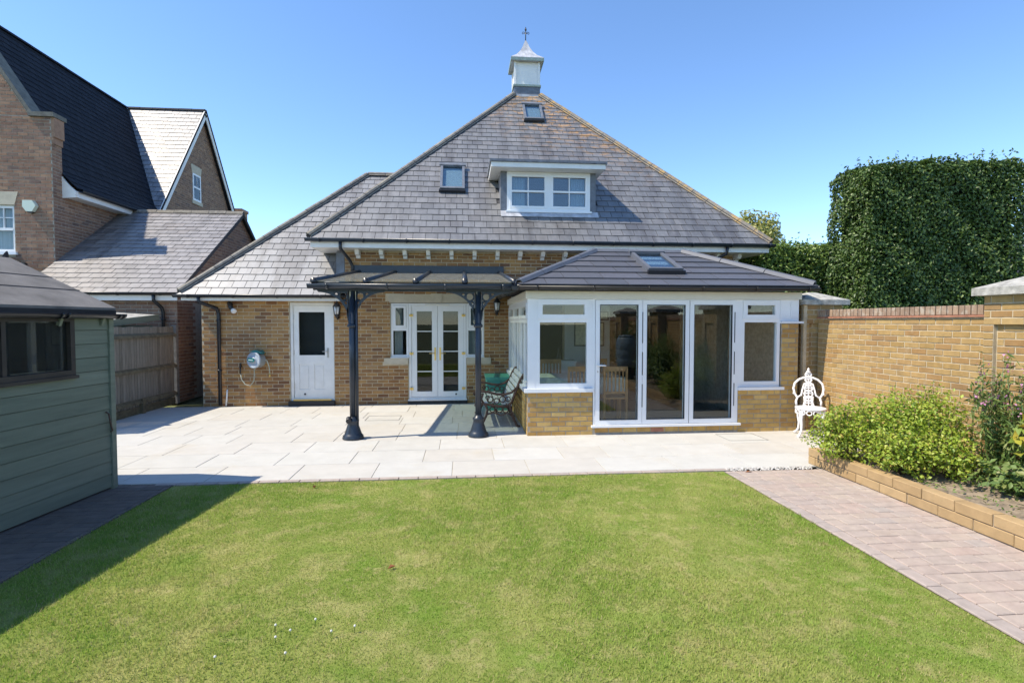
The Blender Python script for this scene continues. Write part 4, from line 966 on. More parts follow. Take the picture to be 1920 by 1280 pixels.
MB().beam((-.05, -BL, .24), (-.05, BL, .24), .03, .012).build('stretcher', 'rust', bn)
place(bn, (.60, 9.46, .0), 0)
gb = thing('storage_box', (.7, 10.8, 0), 'green plastic storage box behind the bench', 'box')
MB().box(.47, .93, 10.45, 11.25, .0, .60).build('body', 'green_box', gb); MB().box(.45, .95, 10.43, 11.27, .602, .66).build('lid', 'green_box', gb)

wc = thing('ornate_chair', (0, 0, 0), 'ornate white cast-metal garden chair by the brick wall', 'chair')
m = MB(); nseg = 28
m.lathe([(.02, .405), (.20, .41), (.215, .42), (.215, .437), (.19, .442), (.02, .435)], (0, 0, 0), 28); m.build('seat', 'chair_white', wc)
m = MB()
for k in range(14):
    a_ = 2 * math.pi * k / 14; c_ = Vector((.2 * math.cos(a_), .2 * math.sin(a_), .375)); tx = Vector((-math.sin(a_), math.cos(a_), 0))
    m.tube([c_ + tx * (.036 * math.cos(t_)) + Vector((0, 0, .033 * math.sin(t_))) for t_ in np.linspace(0, 2 * math.pi, 10)[:-1]], .009, 5, True)
m.build('apron', 'chair_white', wc)
for a_ in (R(225), R(315), R(45), R(135)):
    d_ = Vector((math.cos(a_), math.sin(a_), 0)); m = MB()
    m.tube([d_ * r_ + Vector((0, 0, z_)) for r_, z_ in ((.16, .41), (.20, .36), (.205, .28), (.19, .18), (.20, .09), (.24, .03), (.275, .012))], [.026, .03, .024, .019, .017, .019, .023], 8); m.build('leg', 'chair_white', wc)
m = MB(); bp = lambda x, z: Vector((x, .185 + (z - .43) * .16, z))
hoop = [(-.17, .43), (-.175, .50), (-.155, .56), (-.195, .62), (-.21, .70), (-.19, .78), (-.13, .84), (-.06, .87), (0, .875), (.06, .87), (.13, .84), (.19, .78), (.21, .70), (.195, .62), (.155, .56), (.175, .50), (.17, .43)]
m.tube([bp(*q) for q in hoop], .017, 8); m.build('back_hoop', 'chair_white', wc)
m = MB()
m.tube([bp(x, z) for x, z in ((-.155, .56), (-.10, .60), (-.085, .68), (-.06, .77), (0, .80), (.06, .77), (.085, .68), (.10, .60), (.155, .56))], .013, 7)
for (cz_, rr, rx) in ((.47, .045, .06), (.545, .04, .045), (.62, .05, .06), (.70, .045, .055), (.765, .03, .04), (.835, .035, .045), (.915, .035, .042)):
    m.tube([bp(rx * math.cos(t_), cz_ + rr * math.sin(t_)) for t_ in np.linspace(0, 2 * math.pi, 14)[:-1]], .012, 6, True)
    m.tube([bp(-rx, cz_), bp(0, cz_ + .01), bp(rx, cz_)], .009, 5); m.tube([bp(0, cz_ - rr), bp(0, cz_ + rr)], .008, 5)
for s in (-1, 1): m.tube([bp(s * .075, .43), bp(s * .055, .5), bp(s * .06, .58)], .011, 6); m.lathe([(.004, 0), (.02, .02), (.004, .05)], bp(s * .205, .60), 8)
m.lathe([(.03, 0), (.035, .02), (.012, .04), (.02, .055), (.004, .08)], bp(0, .945), 10); m.build('back_splat', 'chair_white', wc)
for s in (-1, 1):
    m = MB().tube([bp(s * .165, .53), Vector((s * .2, .1, .55)), Vector((s * .215, 0, .53)), Vector((s * .205, -.08, .50)), Vector((s * .19, -.10, .45))], .014, 7)
place(wc, (5.29, 7.66, .003), R(-26))
def pot(x, y, r, label):
    t = thing('flower_pot', (x, y, 0), label, 'pot')
    MB().lathe([(r * .7, .003), (r * .95, .11), (r * 1.08, .112), (r * 1.08, .14), (r * .95, .14), (r * .9, .12)], (x, y, 0), 16).build('pot', 'terracotta', t)
    MB().lathe([(r * 1.2, .0), (r * 1.25, .012)], (x, y, .002), 16).build('saucer', 'terracotta', t)
pot(5.53, 7.42, .07, 'small terracotta pot behind the white chair'); pot(5.52, 7.15, .085, 'wider terracotta pot against the wall behind the shrub')
MB_ = MB().beam((5.58, 7.7, .03), (5.50, 6.9, .02), .05, .02); tag(MB_.build('wood_offcut', 'rail', None), 'flat strip of old wood lying along the wall foot', 'wood')
tag(MB().tube([(5.46, 7.98, .0), (5.50, 8.06, 1.05)], .008, 6).build('bamboo_cane', 'oak', None), 'thin bamboo cane leaning against the dark pillar', 'cane')

# ------------------------------------------------------------------ shed
sh = thing('garden_shed', (0, 0, 0), 'green weatherboarded shed with felt roof and dark window', 'shed')
# local frame: far right-hand corner at the origin, right-hand wall along -y, facing +x
SL_, SW_, SE, SR = 5.4, 2.1, 1.875, 2.37
MB().box(-SW_, -.012, -SL_, -.012, 0, SE).build('frame', 'dark_wood', sh)
FSH = Frame((0, 0, 0), (0, 1, 0), (0, 0, 1)); z = .02; k = 0
WIN = (-1.72, -.46, 1.24, 1.80)
while z < SE - .02:
    top = min(z + .137, SE); segs = [(-SL_, 0)]
    if top > WIN[2] + .02: segs = [(-SL_, WIN[0]), (WIN[1], 0)]
    for a, b in segs:
        Fb = Frame(FSH.p(0, z, .0), (0, 1, 0), Vector((-.05, 0, 1)))
        MB().fbox(Fb, a, b, .0025, top - z - .0025, -.006, .018).build('board', 'shed_green', sh)
    z += .137
FSF = Frame((0, 0, 0), (-1, 0, 0), (0, 0, 1)); z = .02
while z < SR:
    top = z + .137; zt = top
    wdt = 0 if zt <= SE else min(SW_ / 2, (zt - SE) / (SR - SE) * SW_ / 2)
    if SW_ - 2 * wdt > .1: MB().fbox(Frame((0, 0, z), (-1, 0, 0), Vector((0, -.1, 1))), wdt, SW_ - wdt, -.008, .141, -.006, .016).build('board', 'shed_green', sh)
    z += .137
MB().box(-.03, .034, -.03, .03, 0, SE + .02).build('corner_post', 'shed_green', sh)
m = MB(); framed(m, FSH, WIN[0], WIN[1], WIN[2], WIN[3], .05, -.02, .035); m.fbox(FSH, -1.17, -1.13, WIN[2] + .05, WIN[3] - .05, -.02, .02); w = m.build('window', 'dark_wood', sh)
MB().fbox(FSH, WIN[0] + .05, WIN[1] - .05, WIN[2] + .05, WIN[3] - .05, -.008, -.004).build('pane', 'glass_house', w)
MB().fbox(FSH, WIN[0] - .02, WIN[1] + .02, WIN[2] - .03, WIN[2], -.01, .05).build('window_sill', 'dark_wood', w)
ov = .055; sl_ = math.atan2(SR - SE, SW_ / 2); ex_ = ov * math.tan(sl_)
m = MB()
for s in (1, -1):
    x0 = ov if s > 0 else -SW_ - ov
    m.add([(x0, .04, SE - ex_ + .02), (-SW_ / 2, .04, SR + .02), (-SW_ / 2, -SL_ - .1, SR + .02), (x0, -SL_ - .1, SE - ex_ + .02), (x0, .04, SE - ex_ + .045), (-SW_ / 2, .04, SR + .048), (-SW_ / 2, -SL_ - .1, SR + .048), (x0, -SL_ - .1, SE - ex_ + .045)], [(0, 3, 2, 1), (4, 5, 6, 7), (0, 1, 5, 4), (3, 7, 6, 2), (0, 4, 7, 3), (1, 2, 6, 5)])
rf = m.build('roof', 'felt', sh)
Fr = Frame((ov, 0, SE - ex_ + .046), (0, 1, 0), Vector((-SW_ / 2 - ov, 0, SR - SE + ex_)))
for d0 in (.42, .74): MB().fbox(Fr, -SL_ - .1, .038, d0, d0 + .012, .0, .006).build('felt_lap', 'bedding', rf)
MB().box(ov - .02, ov + .002, -SL_ - .1, .04, SE - ex_ - .07, SE - ex_ + .018).build('fascia', 'black_plastic', sh)
Fg = Frame((ov + .045, -SL_ - .1, SE - ex_ - .02), (1, 0, 0), (0, 0, 1)); Fg.n = Vector((0, 1, 0)); g = half_gutter(MB(), Fg, .045, 0, SL_ + .18).build('gutter', 'black_plastic', sh)
for s in (SL_ + .14, SL_ + .08, SL_ - .55, SL_ - .62, SL_ - 1.45): half_gutter(MB(), Fg, .053, s, s + .03).build('gutter_clip', 'black_plastic', g)
for y in (-.12, -.62): MB().beam((.02, y, SE - .16), (ov, y, SE - .06), .03, .03).build('eaves_strut', 'shed_green', sh)
MB().tube([(.02, -.09, .82), (.05, -.09, .80), (.05, -.06, .66), (.055, -.05, .62), (.045, -.07, .61)], .008, 6).build('hook', 'rust', sh)
tag(MB().box(-.1, -.05, -1.0, -.9, 1.27, 1.4).build('tub', 'white', None), 'small white tub on the inside sill of the shed window', 'tub')
ang = -math.atan2(.109, .994)
place(sh, (-3.685, 5.93, 0), ang)
tb = [o for o in col.objects if o.name == 'tub'][0]; place(tb, (-3.685, 5.93, 0), ang)

# ------------------------------------------------------------------ fence, lean-to behind it
fe = thing('close_board_fence', (-6.1, 11.0, 0), 'weathered close-board fence panel with three rails between shed and garage', 'fence')
y = 8.6
while y < 11.95:
    z1 = 1.65 + random.uniform(-.008, .008); MB().box(-6.155 + random.uniform(-.004, .004), -6.135, y + .004, y + .082, .14 + random.uniform(-.01, .01), z1).build('pale', 'pale', fe); y += .086
for z_ in (1.44, .79, .2): MB().ext((lambda F: F)(Frame((-6.135, 8.6, z_), (1, 0, 0), (0, 0, 1))), [(0, 0), (.06, .0), (.045, .05), (0, .085)], -3.38, 0).build('rail', 'rail', fe)
MB().box(-6.15, -6.12, 8.6, 11.95, 0.0, .14).build('gravel_board', 'rail', fe)
for y in (11.97, 9.2): MB().box(-6.19, -6.09, y, y + .1, 0, 1.68).build('post', 'concrete', fe)
MB().box(-6.134, -6.07, 10.7, 10.8, 0, .28).build('stub_post', 'rail', fe)
lt = thing('lean_to', (-6.6, 10.9, 0), 'green lean-to store with pale roof behind the fence', 'store')
MB().add([(-8.6, 9.6, 1.86), (-6.25, 9.6, 1.70), (-6.25, 11.6, 1.86), (-8.6, 11.6, 2.0), (-8.6, 9.6, 1.89), (-6.25, 9.6, 1.73), (-6.25, 11.6, 1.89), (-8.6, 11.6, 2.03)], [(0, 3, 2, 1), (4, 5, 6, 7), (0, 1, 5, 4), (1, 2, 6, 5), (2, 3, 7, 6), (3, 0, 4, 7)]).build('roof', 'cap_stone', lt)
MB().add([(-6.245, 9.58, 1.62), (-6.245, 11.62, 1.78), (-6.245, 11.62, 1.90), (-6.245, 9.58, 1.74), (-6.225, 9.58, 1.62), (-6.225, 11.62, 1.78), (-6.225, 11.62, 1.90), (-6.225, 9.58, 1.74)], [(0, 1, 2, 3), (7, 6, 5, 4), (0, 4, 5, 1), (1, 5, 6, 2), (2, 6, 7, 3), (3, 7, 4, 0)]).build('barge_board', 'shed_green', lt)
MB().box(-8.5, -6.3, 9.7, 11.5, 0, 1.68).build('body', 'shed_green', lt)

# ------------------------------------------------------------------ garage of the neighbours
GX, GY0, GY1, GR, GZ, GRZ = -6.15, 12.15, 18.9, 15.52, 2.36, 4.73
ga = thing('brick_garage', (-7.7, GY0, 0), 'low red-brick garage with weathered slate roof coloured pale for glare beside the tall house', 'garage')
FGE = Frame((GX, 0, 0), (0, 1, 0), (0, 0, 1)); FGF = Frame((0, GY0, 0), (1, 0, 0), (0, 0, 1))
m = MB().box(-9.18, GX, GY0, GY0 + .22, 0, 2.34); m.ext(FGE, [(GY0 + .22, 0), (GY1, 0), (GY1, 2.34), (GR, GRZ - .06), (GY0 + .22, 2.5)], -.22, 0); gw = m.build('wall', 'mortar_dark', ga)
P = Pieces(); gp = [(GY0, 0), (GY1, 0), (GY1, 2.34), (GR, GRZ - .05), (GY0, 2.36)]
course_bricks(P, FGE, GY0, 17.2, 0, 4.7, 'brick_red', conv=gp, skip=lambda c: c.y > 12.9 and c.z < 2.2)
course_bricks(P, FGF, -9.18, GX, 1.2, 2.3, 'brick_red')
P.build('brick', gw, 300, 'brickwork')
vd = Vector((0, GR - GY0 + .2, GRZ - GZ)); Fgr = Frame((0, GY0 - .2, GZ), (1, 0, 0), vd); gl2 = vd.length
m = MB().add([(-9.2, GY0 - .2, GZ), (GX + .1, GY0 - .2, GZ), (GX + .1, GR, GRZ), (-9.2, GR, GRZ), (-9.2, GY1 + .2, GZ), (GX + .1, GY1 + .2, GZ)], [(0, 1, 2, 3), (3, 2, 5, 4)]); gr = m.build('roof', 'slate_under', ga)
P = Pieces(); slates(P, Fgr, [(-9.2, -.03), (GX + .12, -.03), (GX + .12, gl2), (-9.2, gl2)], 'slate_garage'); P.build('slate', gr, 300, 'slating')
caps('ridge_tile', gr, (-9.2, GR, GRZ + .0), (GX + .12, GR, GRZ), .09, .045, 'hip_plain', lift=.03, bedding=False)
MB().beam((GX + .105, GY0 - .2, GZ - .04), (GX + .105, GR, GRZ - .04), .02, .09).build('verge', 'bedding', ga); MB().beam((GX + .105, GR, GRZ - .04), (GX + .105, GY1, GZ - .04), .02, .09).build('verge', 'bedding', ga)
MB().box(-9.18, GX + .09, GY0 - .17, GY0 - .145, 2.2, 2.34).build('fascia', 'white_wood', ga); MB().box(-9.18, GX + .08, GY0 - .145, GY0, 2.2, 2.215).build('soffit', 'white_wood', ga)
gutter(ga, (-9.18, GY0 - .235, 2.37), (GX + .12, GY0 - .235, 2.37), (0, -1, 0), .06, 'black_plastic')
pipe(ga, [(-6.5, GY0 - .23, 2.33), (-6.5, GY0 - .22, 2.2), (-6.42, GY0 - .08, 2.05), (-6.40, GY0 - .06, 1.95), (-6.40, GY0 - .06, 0)], .036, 'black_plastic', [(-6.40, GY0 - .06, 1.8)])

# ------------------------------------------------------------------ tall neighbouring house
NX, NY, NR, NRZ, NEZ = -9.2, 13.05, -11.65, 9.17, 4.82
nb = thing('tall_brick_house', (NX, NY, 0), 'tall red-brick house with steep slate roof darkened for shade and stone-coped gable', 'house')
FN = Frame((0, NY, 0), (1, 0, 0), (0, 0, 1)); FNS = Frame((NX, 0, 0), (0, 1, 0), (0, 0, 1))
gab = [(-14.1, 0), (NX, 0), (NX, 6.33), (NX - .42, 6.33), (NR, 9.62), (-14.1, 5.7)]
NW = (-10.95, -10.03, 3.32, 4.36)
m = MB(); m.ext(FN, [(NW[1], 0), (NX, 0), (NX, 6.33), (NX - .42, 6.33), (NW[1], 6.98)], -.3, 0); m.ext(FN, [(-14.1, 4.36), (NW[1], 4.36), (NW[1], 6.98), (NR, 9.62), (-14.1, 5.7)], -.3, 0); m.ext(FN, [(-14.1, 0), (NW[0], 0), (NW[0], 4.36), (-14.1, 4.36)], -.3, 0); m.fbox(FN, NW[0], NW[1], 0, 3.32, -.3, 0)
m.box(NX - .25, NX, NY + .3, 24, 0, 5.0); m.box(-14.1, NX - .25, 23.7, 24, 0, 5.0); m.box(-14.1, -13.85, NY + .3, 23.7, 0, 5)
m.ext(FNS, [(17.3, 5.0), (22.9, 5.0), (20.1, 9.1)], -.25, 0); nw = m.build('wall', 'mortar_dark', nb)
P = Pieces()
course_bricks(P, FN, -11.7, NX, 2.3, 9.3, 'brick_red', [(NW[0] - .01, NW[1] + .01, 3.2, 4.66)], conv=[(-11.7, 2), (NX, 2), (NX, 6.33), (-11.7, 6.33)])
course_bricks(P, FN, -11.7, NX - .42, 6.35, 9.6, 'brick_red', conv=[(-11.7, 6.33), (NX - .44, 6.33), (-11.7, 9.66)])
GW = (19.36, 19.92, 5.92, 6.84)
course_bricks(P, FNS, NY, NY + .3, 5.0, 5.74, 'brick_red'); course_bricks(P, FNS, NY, 17.3, 2.3, 5.0, 'brick_red'); course_bricks(P, FNS, 17.3, 22.9, 4.0, 9.1, 'brick_red', [(GW[0], GW[1], GW[2], GW[3] + .28)], conv=[(17.3, 4.0), (22.9, 4.0), (22.9, 5.0), (20.1, 9.1), (17.3, 5.0)])
P.build('brick', nw, 300, 'brickwork')
# roofs
m = MB(); ed = [Vector((NX + .32, NY + .28, NEZ)), Vector((NX + .32, 24, NEZ)), Vector((NX - .1, 24, 5.25)), Vector((NX - .1, NY + .28, 5.25)), Vector((NR, NY + .28, NRZ)), Vector((NR, 24, NRZ)), Vector((-14.2, NY + .28, 5.1)), Vector((-14.2, 24, 5.1))]
m.add(ed, [(0, 1, 2, 3), (3, 2, 5, 4), (4, 5, 7, 6)]); nr = m.build('roof', 'slate_shaded', nb)
P = Pieces()
Fm = Frame((NX - .1, 0, 5.25), (0, 1, 0), Vector((NR - NX + .1, 0, NRZ - 5.25))); ml = math.hypot(NR - NX + .1, NRZ - 5.25)
slates(P, Fm, [(NY + .28, 0), (20.1, 0), (20.1, ml), (NY + .28, ml)], 'slate_shaded', skip=lambda c: c.y > 17.3 and c.z < 5.3 + (c.y - 17.3) * 1.4 - .2)
Fm2 = Frame((NX + .32, 0, NEZ), (0, 1, 0), Vector((-.42, 0, .43))); slates(P, Fm2, [(NY + .28, 0), (17.6, 0), (17.6, .6), (NY + .28, .6)], 'slate_shaded')
# cross wing roof: the slope that faces the garden
c0, c1 = Vector((NX + .12, 17.1, 5.08)), Vector((NX + .12, 20.1, 9.2)); m = MB().add([c0, c1, Vector((NR, 20.1, 9.2)), Vector((NX - .1, 17.1, 5.08)), Vector((NX + .12, 23.1, 5.08)), Vector((NR, 23.1, 5.08))], [(0, 1, 2, 3), (1, 4, 5, 2)]); cw = m.build('cross_roof', 'slate_under', nb)
Fc_ = Frame((0, 17.1, 5.08), (1, 0, 0), Vector((0, 3.0, 4.12))); cl = math.hypot(3.0, 4.12)
slates(P, Fc_, [(NX - .12, 0), (NX + .14, 0), (NX + .14, cl), (NR, cl)], 'slate_glare'); P.build('slate', nr, 300, 'slating')
caps('ridge_tile', nr, (NR, NY + .3, NRZ), (NR, 20.1, NRZ), .1, .05, 'slate_shaded', lift=.02, bedding=False)
caps('ridge_tile', cw, (NR, 20.1, 9.2), (NX + .14, 20.1, 9.2), .09, .045, 'slate_shaded', lift=.02, bedding=False)
for (a, b) in ((c0, c1), (c1, Vector((NX + .12, 23.1, 5.08)))):
    MB().beam(a + Vector((.02, 0, -.1)), b + Vector((.02, 0, -.1)), .03, .2).build('barge_board', 'white_wood', nb)
    MB().beam(a + Vector((.03, 0, .02)), b + Vector((.03, 0, .02)), .05, .05).build('verge', 'slate_shaded', nb)
# eaves, coping, window, lintel
m = MB(); Fe = Frame((0, NY + .27, 0), (1, 0, 0), (0, 0, 1)); m.ext(Fe, [(NX + .002, 4.60), (NX + .28, 4.62), (NX + .30, 4.76), (NX + .14, 4.92), (NX + .002, 5.1)], -.04, 0); m.build('eaves_end', 'white_wood', nb)
MB().box(NX + .275, NX + .30, NY + .31, 17.2, 4.63, 4.77).build('fascia', 'white_wood', nb); MB().box(NX + .002, NX + .275, NY + .31, 17.2, 4.63, 4.645).build('soffit', 'white_wood', nb)
Fg2 = Frame((NX + .36, NY + .35, 4.80), (1, 0, 0), (0, 0, 1)); Fg2.n = Vector((0, 1, 0)); half_gutter(MB(), Fg2, .06, 0, 4.0).build('gutter', 'black_plastic', nb)
MB().fbox(FN, NX - .44, NX + .09, 6.335, 6.43, -.36, .06).build('kneeler', 'coping_dark', nb)
MB().beam((NX - .40, NY + .15, 6.42), (NR, NY + .15, 9.68), .40, .07, (0, 0, 1)).build('coping', 'coping_dark', nb)
m = MB().box(NX + .0, NX + .07, NY + .002, NY + .3, 5.9, 6.33); m.box(NX, NX + .035, NY + .002, NY + .3, 5.75, 5.9); m.build('corbel', 'brick_red', nb)
m = MB(); framed(m, FN, NW[0], NW[1], NW[2], NW[3], .06, -.12, -.04); m.fbox(FN, NW[0] + .06, NW[1] - .06, 3.80, 3.86, -.12, -.03); m.fbox(FN, -10.30, -10.28, 3.86, 4.30, -.1, -.05); m.fbox(FN, NW[0] + .06, NW[1] - .06, 4.08, 4.10, -.1, -.05); w = m.build('window', 'white', nb)
MB().fbox(FN, NW[0] + .06, NW[1] - .06, 3.38, 4.30, -.085, -.08).build('pane', 'glass_house', w); MB().fbox(FN, NW[0], NW[1], 3.34, 4.34, -.2, -.19).build('blind_or_dark_back', 'curtain', w); MB().fbox(FN, NW[0] - .06, NW[1] + .06, 3.25, 3.315, -.1, .06).build('window_sill', 'white', w)
m = MB().ext(FN, [(NW[0] - .02, 4.37), (NW[1] + .02, 4.37), (NW[1] + .1, 4.66), (NW[0] - .1, 4.66)], -.1, .012); m.build('lintel', 'stone', nb)
m = MB(); framed(m, FNS, GW[0], GW[1], GW[2], GW[3], .06, .001, .02); m.fbox(FNS, GW[0] + .06, GW[1] - .06, 6.35, 6.41, .001, .02); m.fbox(FNS, 19.63, 19.65, 6.41, 6.78, .01, .018); w = m.build('window', 'white', nb); MB().fbox(FNS, GW[0] + .06, GW[1] - .06, GW[2] + .06, GW[3] - .06, .006, .009).build('pane', 'glass_house', w); MB().fbox(FNS, GW[0] + .06, GW[1] - .06, GW[2] + .06, GW[3] - .06, .001, .004).build('blind_or_dark_back', 'inside_dark', w)  # near-black plate behind this pane stands in for an unlit room
MB().ext(FNS, [(GW[0] - .02, GW[3]), (GW[1] + .02, GW[3]), (GW[1] + .1, GW[3] + .28), (GW[0] - .1, GW[3] + .28)], -.1, .012).build('lintel', 'stone', nb); MB().fbox(FNS, GW[0] - .08, GW[1] + .08, GW[2] - .12, GW[2], -.1, .03).build('sill', 'stone', nb)
ch = MB().box(-9.5, -9.0, 22.9, 23.5, 4.5, 6.35).box(-9.54, -8.96, 22.86, 23.54, 6.25, 6.36).build('chimney', 'brick_red', nb)
al = thing('alarm_box', (-9.64, NY, 4.33), 'pale green alarm box on the tall brick gable', 'alarm box')
MB().ext(FN, [(-9.77, 4.46), (-9.57, 4.46), (-9.50, 4.34), (-9.58, 4.21), (-9.70, 4.21), (-9.78, 4.32)], .012, .11).build('cover', 'alarm', al); MB().fbox(FN, -9.69, -9.59, 4.185, 4.208, .02, .09).build('lamp', 'black_plastic', al)
sd = thing('satellite_dish', (-9.95, NY, 3.1), 'dark satellite dish on the tall brick gable above the shed roof', 'dish')
MB().lathe([(.02, .0), (.12, .012), (.21, .045), (.27, .085), (.27, .092), (.2, .055), (.02, .012)], (-10.0, NY - .28, 3.02), 20, (-.75, -.45, .35)).build('dish', 'slate_under', sd)
m = MB().tube([(-9.75, NY, 2.95), (-9.78, NY - .18, 2.95), (-9.98, NY - .26, 3.0)], .02, 8); m.build('arm', 'slate_under', sd)
MB().box(-9.72, -9.62, NY - .3, NY - .22, 2.98, 3.05).build('receiver', 'black_plastic', sd)

# ------------------------------------------------------------------ garden wall with pillars
WX0 = 5.70
gwl = thing('garden_wall', (WX0, 5.0, 0), 'yellow brick garden wall with brick-on-edge coping and capped pillars', 'garden wall')
FWALL = Frame((WX0, 0, 0), (0, -1, 0), (0, 0, 1))
PYS = [8.44, 4.80, 1.30, -2.2]; PH = .335; PXC = 5.78
P = Pieces(); PC = Pieces()
spans = [(PYS[k + 1] + PH, PYS[k] - PH) for k in range(3)] + [(-6.0, PYS[3] - PH)]
m = MB()
for a, b in spans: m.box(WX0, WX0 + .215, a, b, 0, 1.80)
wl_ = m.build('panel', 'mortar', gwl)
for a, b in spans:
    course_bricks(P, FWALL, -b, -a, -.01, 1.80, 'brick_garden')
    MB().box(WX0 - .03, WX0 + .245, a, b, 1.803, 1.825).build('tile_creasing', 'creasing', gwl)
    y = a
    while y < b - .03: PC.add(Frame((WX0 - .01, 0, 1.828), (0, -1, 0), (0, 0, 1)), [(-y - .068, 0), (-y - .004, 0), (-y - .004, .108), (-y - .068, .108)], -.225, .23, 'coping_brick', .004, 0, .003); y += .075
for py in PYS:
    m = MB().box(PXC - PH + .05, PXC + PH - .05, py - PH + .05, py + PH - .05, 0, 2.02)
    pl = m.build('pillar', 'mortar', gwl)
    Fp1 = Frame((PXC - PH + .05, 0, 0), (0, -1, 0), (0, 0, 1)); Fp2 = Frame((0, py - PH + .05, 0), (1, 0, 0), (0, 0, 1))
    # recessed panel on the faces
    m2 = MB()
    for F_, a, b in ((Fp1, -py - PH, -py + PH), (Fp2, PXC - PH, PXC + PH)):
        for (q0_, q1_, r0_, r1_, bl_) in ((a, b, -.01, .29, .225), (a, b, 1.715, 2.02, .225), (a, a + .11, .29, 1.715, .11), (b - .11, b, .29, 1.715, .11)): course_bricks(P, F_, q0_, q1_, r0_, r1_, 'brick_garden', base=-.004, th=.05, bl=bl_, off=(q0_ - math.floor(q0_ / bl_) * bl_) if bl_ == .11 else 0, odd=bl_ != .11)
        for (e0_, e1_, f0_, f1_) in ((a + .002, b - .002, 0, .3), (a + .002, b - .002, 1.725, 2.02), (a + .002, a + .108, .3, 1.725), (b - .108, b - .002, .3, 1.725)): m2.fbox(F_, e0_, e1_, f0_, f1_, -.01, .041)
        course_bricks(P, F_, a + .112, b - .112, .3, 1.725, 'brick_garden')
    m2.build('pillar_face', 'mortar', pl)
    c = MB(); w_ = PH + .07
    q = [(-w_, -w_), (w_, -w_), (w_, w_), (-w_, w_)]
    c.add([(PXC + x, py + y, 2.022) for x, y in q] + [(PXC + x, py + y, 2.10) for x, y in q] + [(PXC + x * .12, py + y * .12, 2.235) for x, y in q], [(0, 3, 2, 1), (0, 1, 5, 4), (1, 2, 6, 5), (2, 3, 7, 6), (3, 0, 4, 7), (4, 5, 9, 8), (5, 6, 10, 9), (6, 7, 11, 10), (7, 4, 8, 11), (8, 9, 10, 11)])
    c.build('pillar_cap', 'cap_stone', gwl)
P.items += PC.items
P.build('brick', wl_, 300, 'brickwork')
# the wall beyond, closing the garden behind the conservatory
# ------------------------------------------------------------------ raised bed
rb = thing('raised_bed', (4.3, 3.0, 0), 'low raised bed edged with two courses of long tan bricks', 'raised bed')
P = Pieces(); FBd = Frame((4.255, 0, 0), (0, -1, 0), (0, 0, 1)); FBe = Frame((0, 6.18, 0), (-1, 0, 0), (0, 0, 1))
MB().box(4.262, 4.36, -4.0, 6.17, -.02, .192).build('core', 'mortar_dark', rb)
M['bed_brick'] = piece_mat('bed_brick', [(0, (.37, .25, .125)), (.5, (.44, .31, .165)), (1, (.40, .275, .14))], var=.2, bmp=.4)
for k in range(2):
    y = -4.0 + (.17 if k else 0)
    while y < 6.17:
        b = min(y + .335, 6.18); P.add(FBd, [(-b + .004, k * .1 + .004), (-y - .004, k * .1 + .004), (-y - .004, k * .1 + .097), (-b + .004, k * .1 + .097)], -.115, .12, 'bed_brick', .005, 0, .004, random.uniform(-.006, .006)); y += .335
P.build('brick', rb, 300, 'far_bricks')
bed = MB(); nx_, ny_ = 10, 60
for j in range(ny_ + 1):
    for i in range(nx_ + 1):
        x = 4.36 + (WX0 - .0 - 4.36) * i / nx_; y = -4 + 10.17 * j / ny_; bed.v.append(Vector((x, y, .16 + .03 * math.sin(i * 1.7 + j * .9) * math.sin(j * .5 + i) + random.uniform(-.012, .012))))
for j in range(ny_):
    for i in range(nx_): k = j * (nx_ + 1) + i; bed.f.append([k, k + 1, k + nx_ + 2, k + nx_ + 1]); bed.s.append(True)
o = bed.build('flower_bed', 'soil', None); o['kind'] = 'structure'

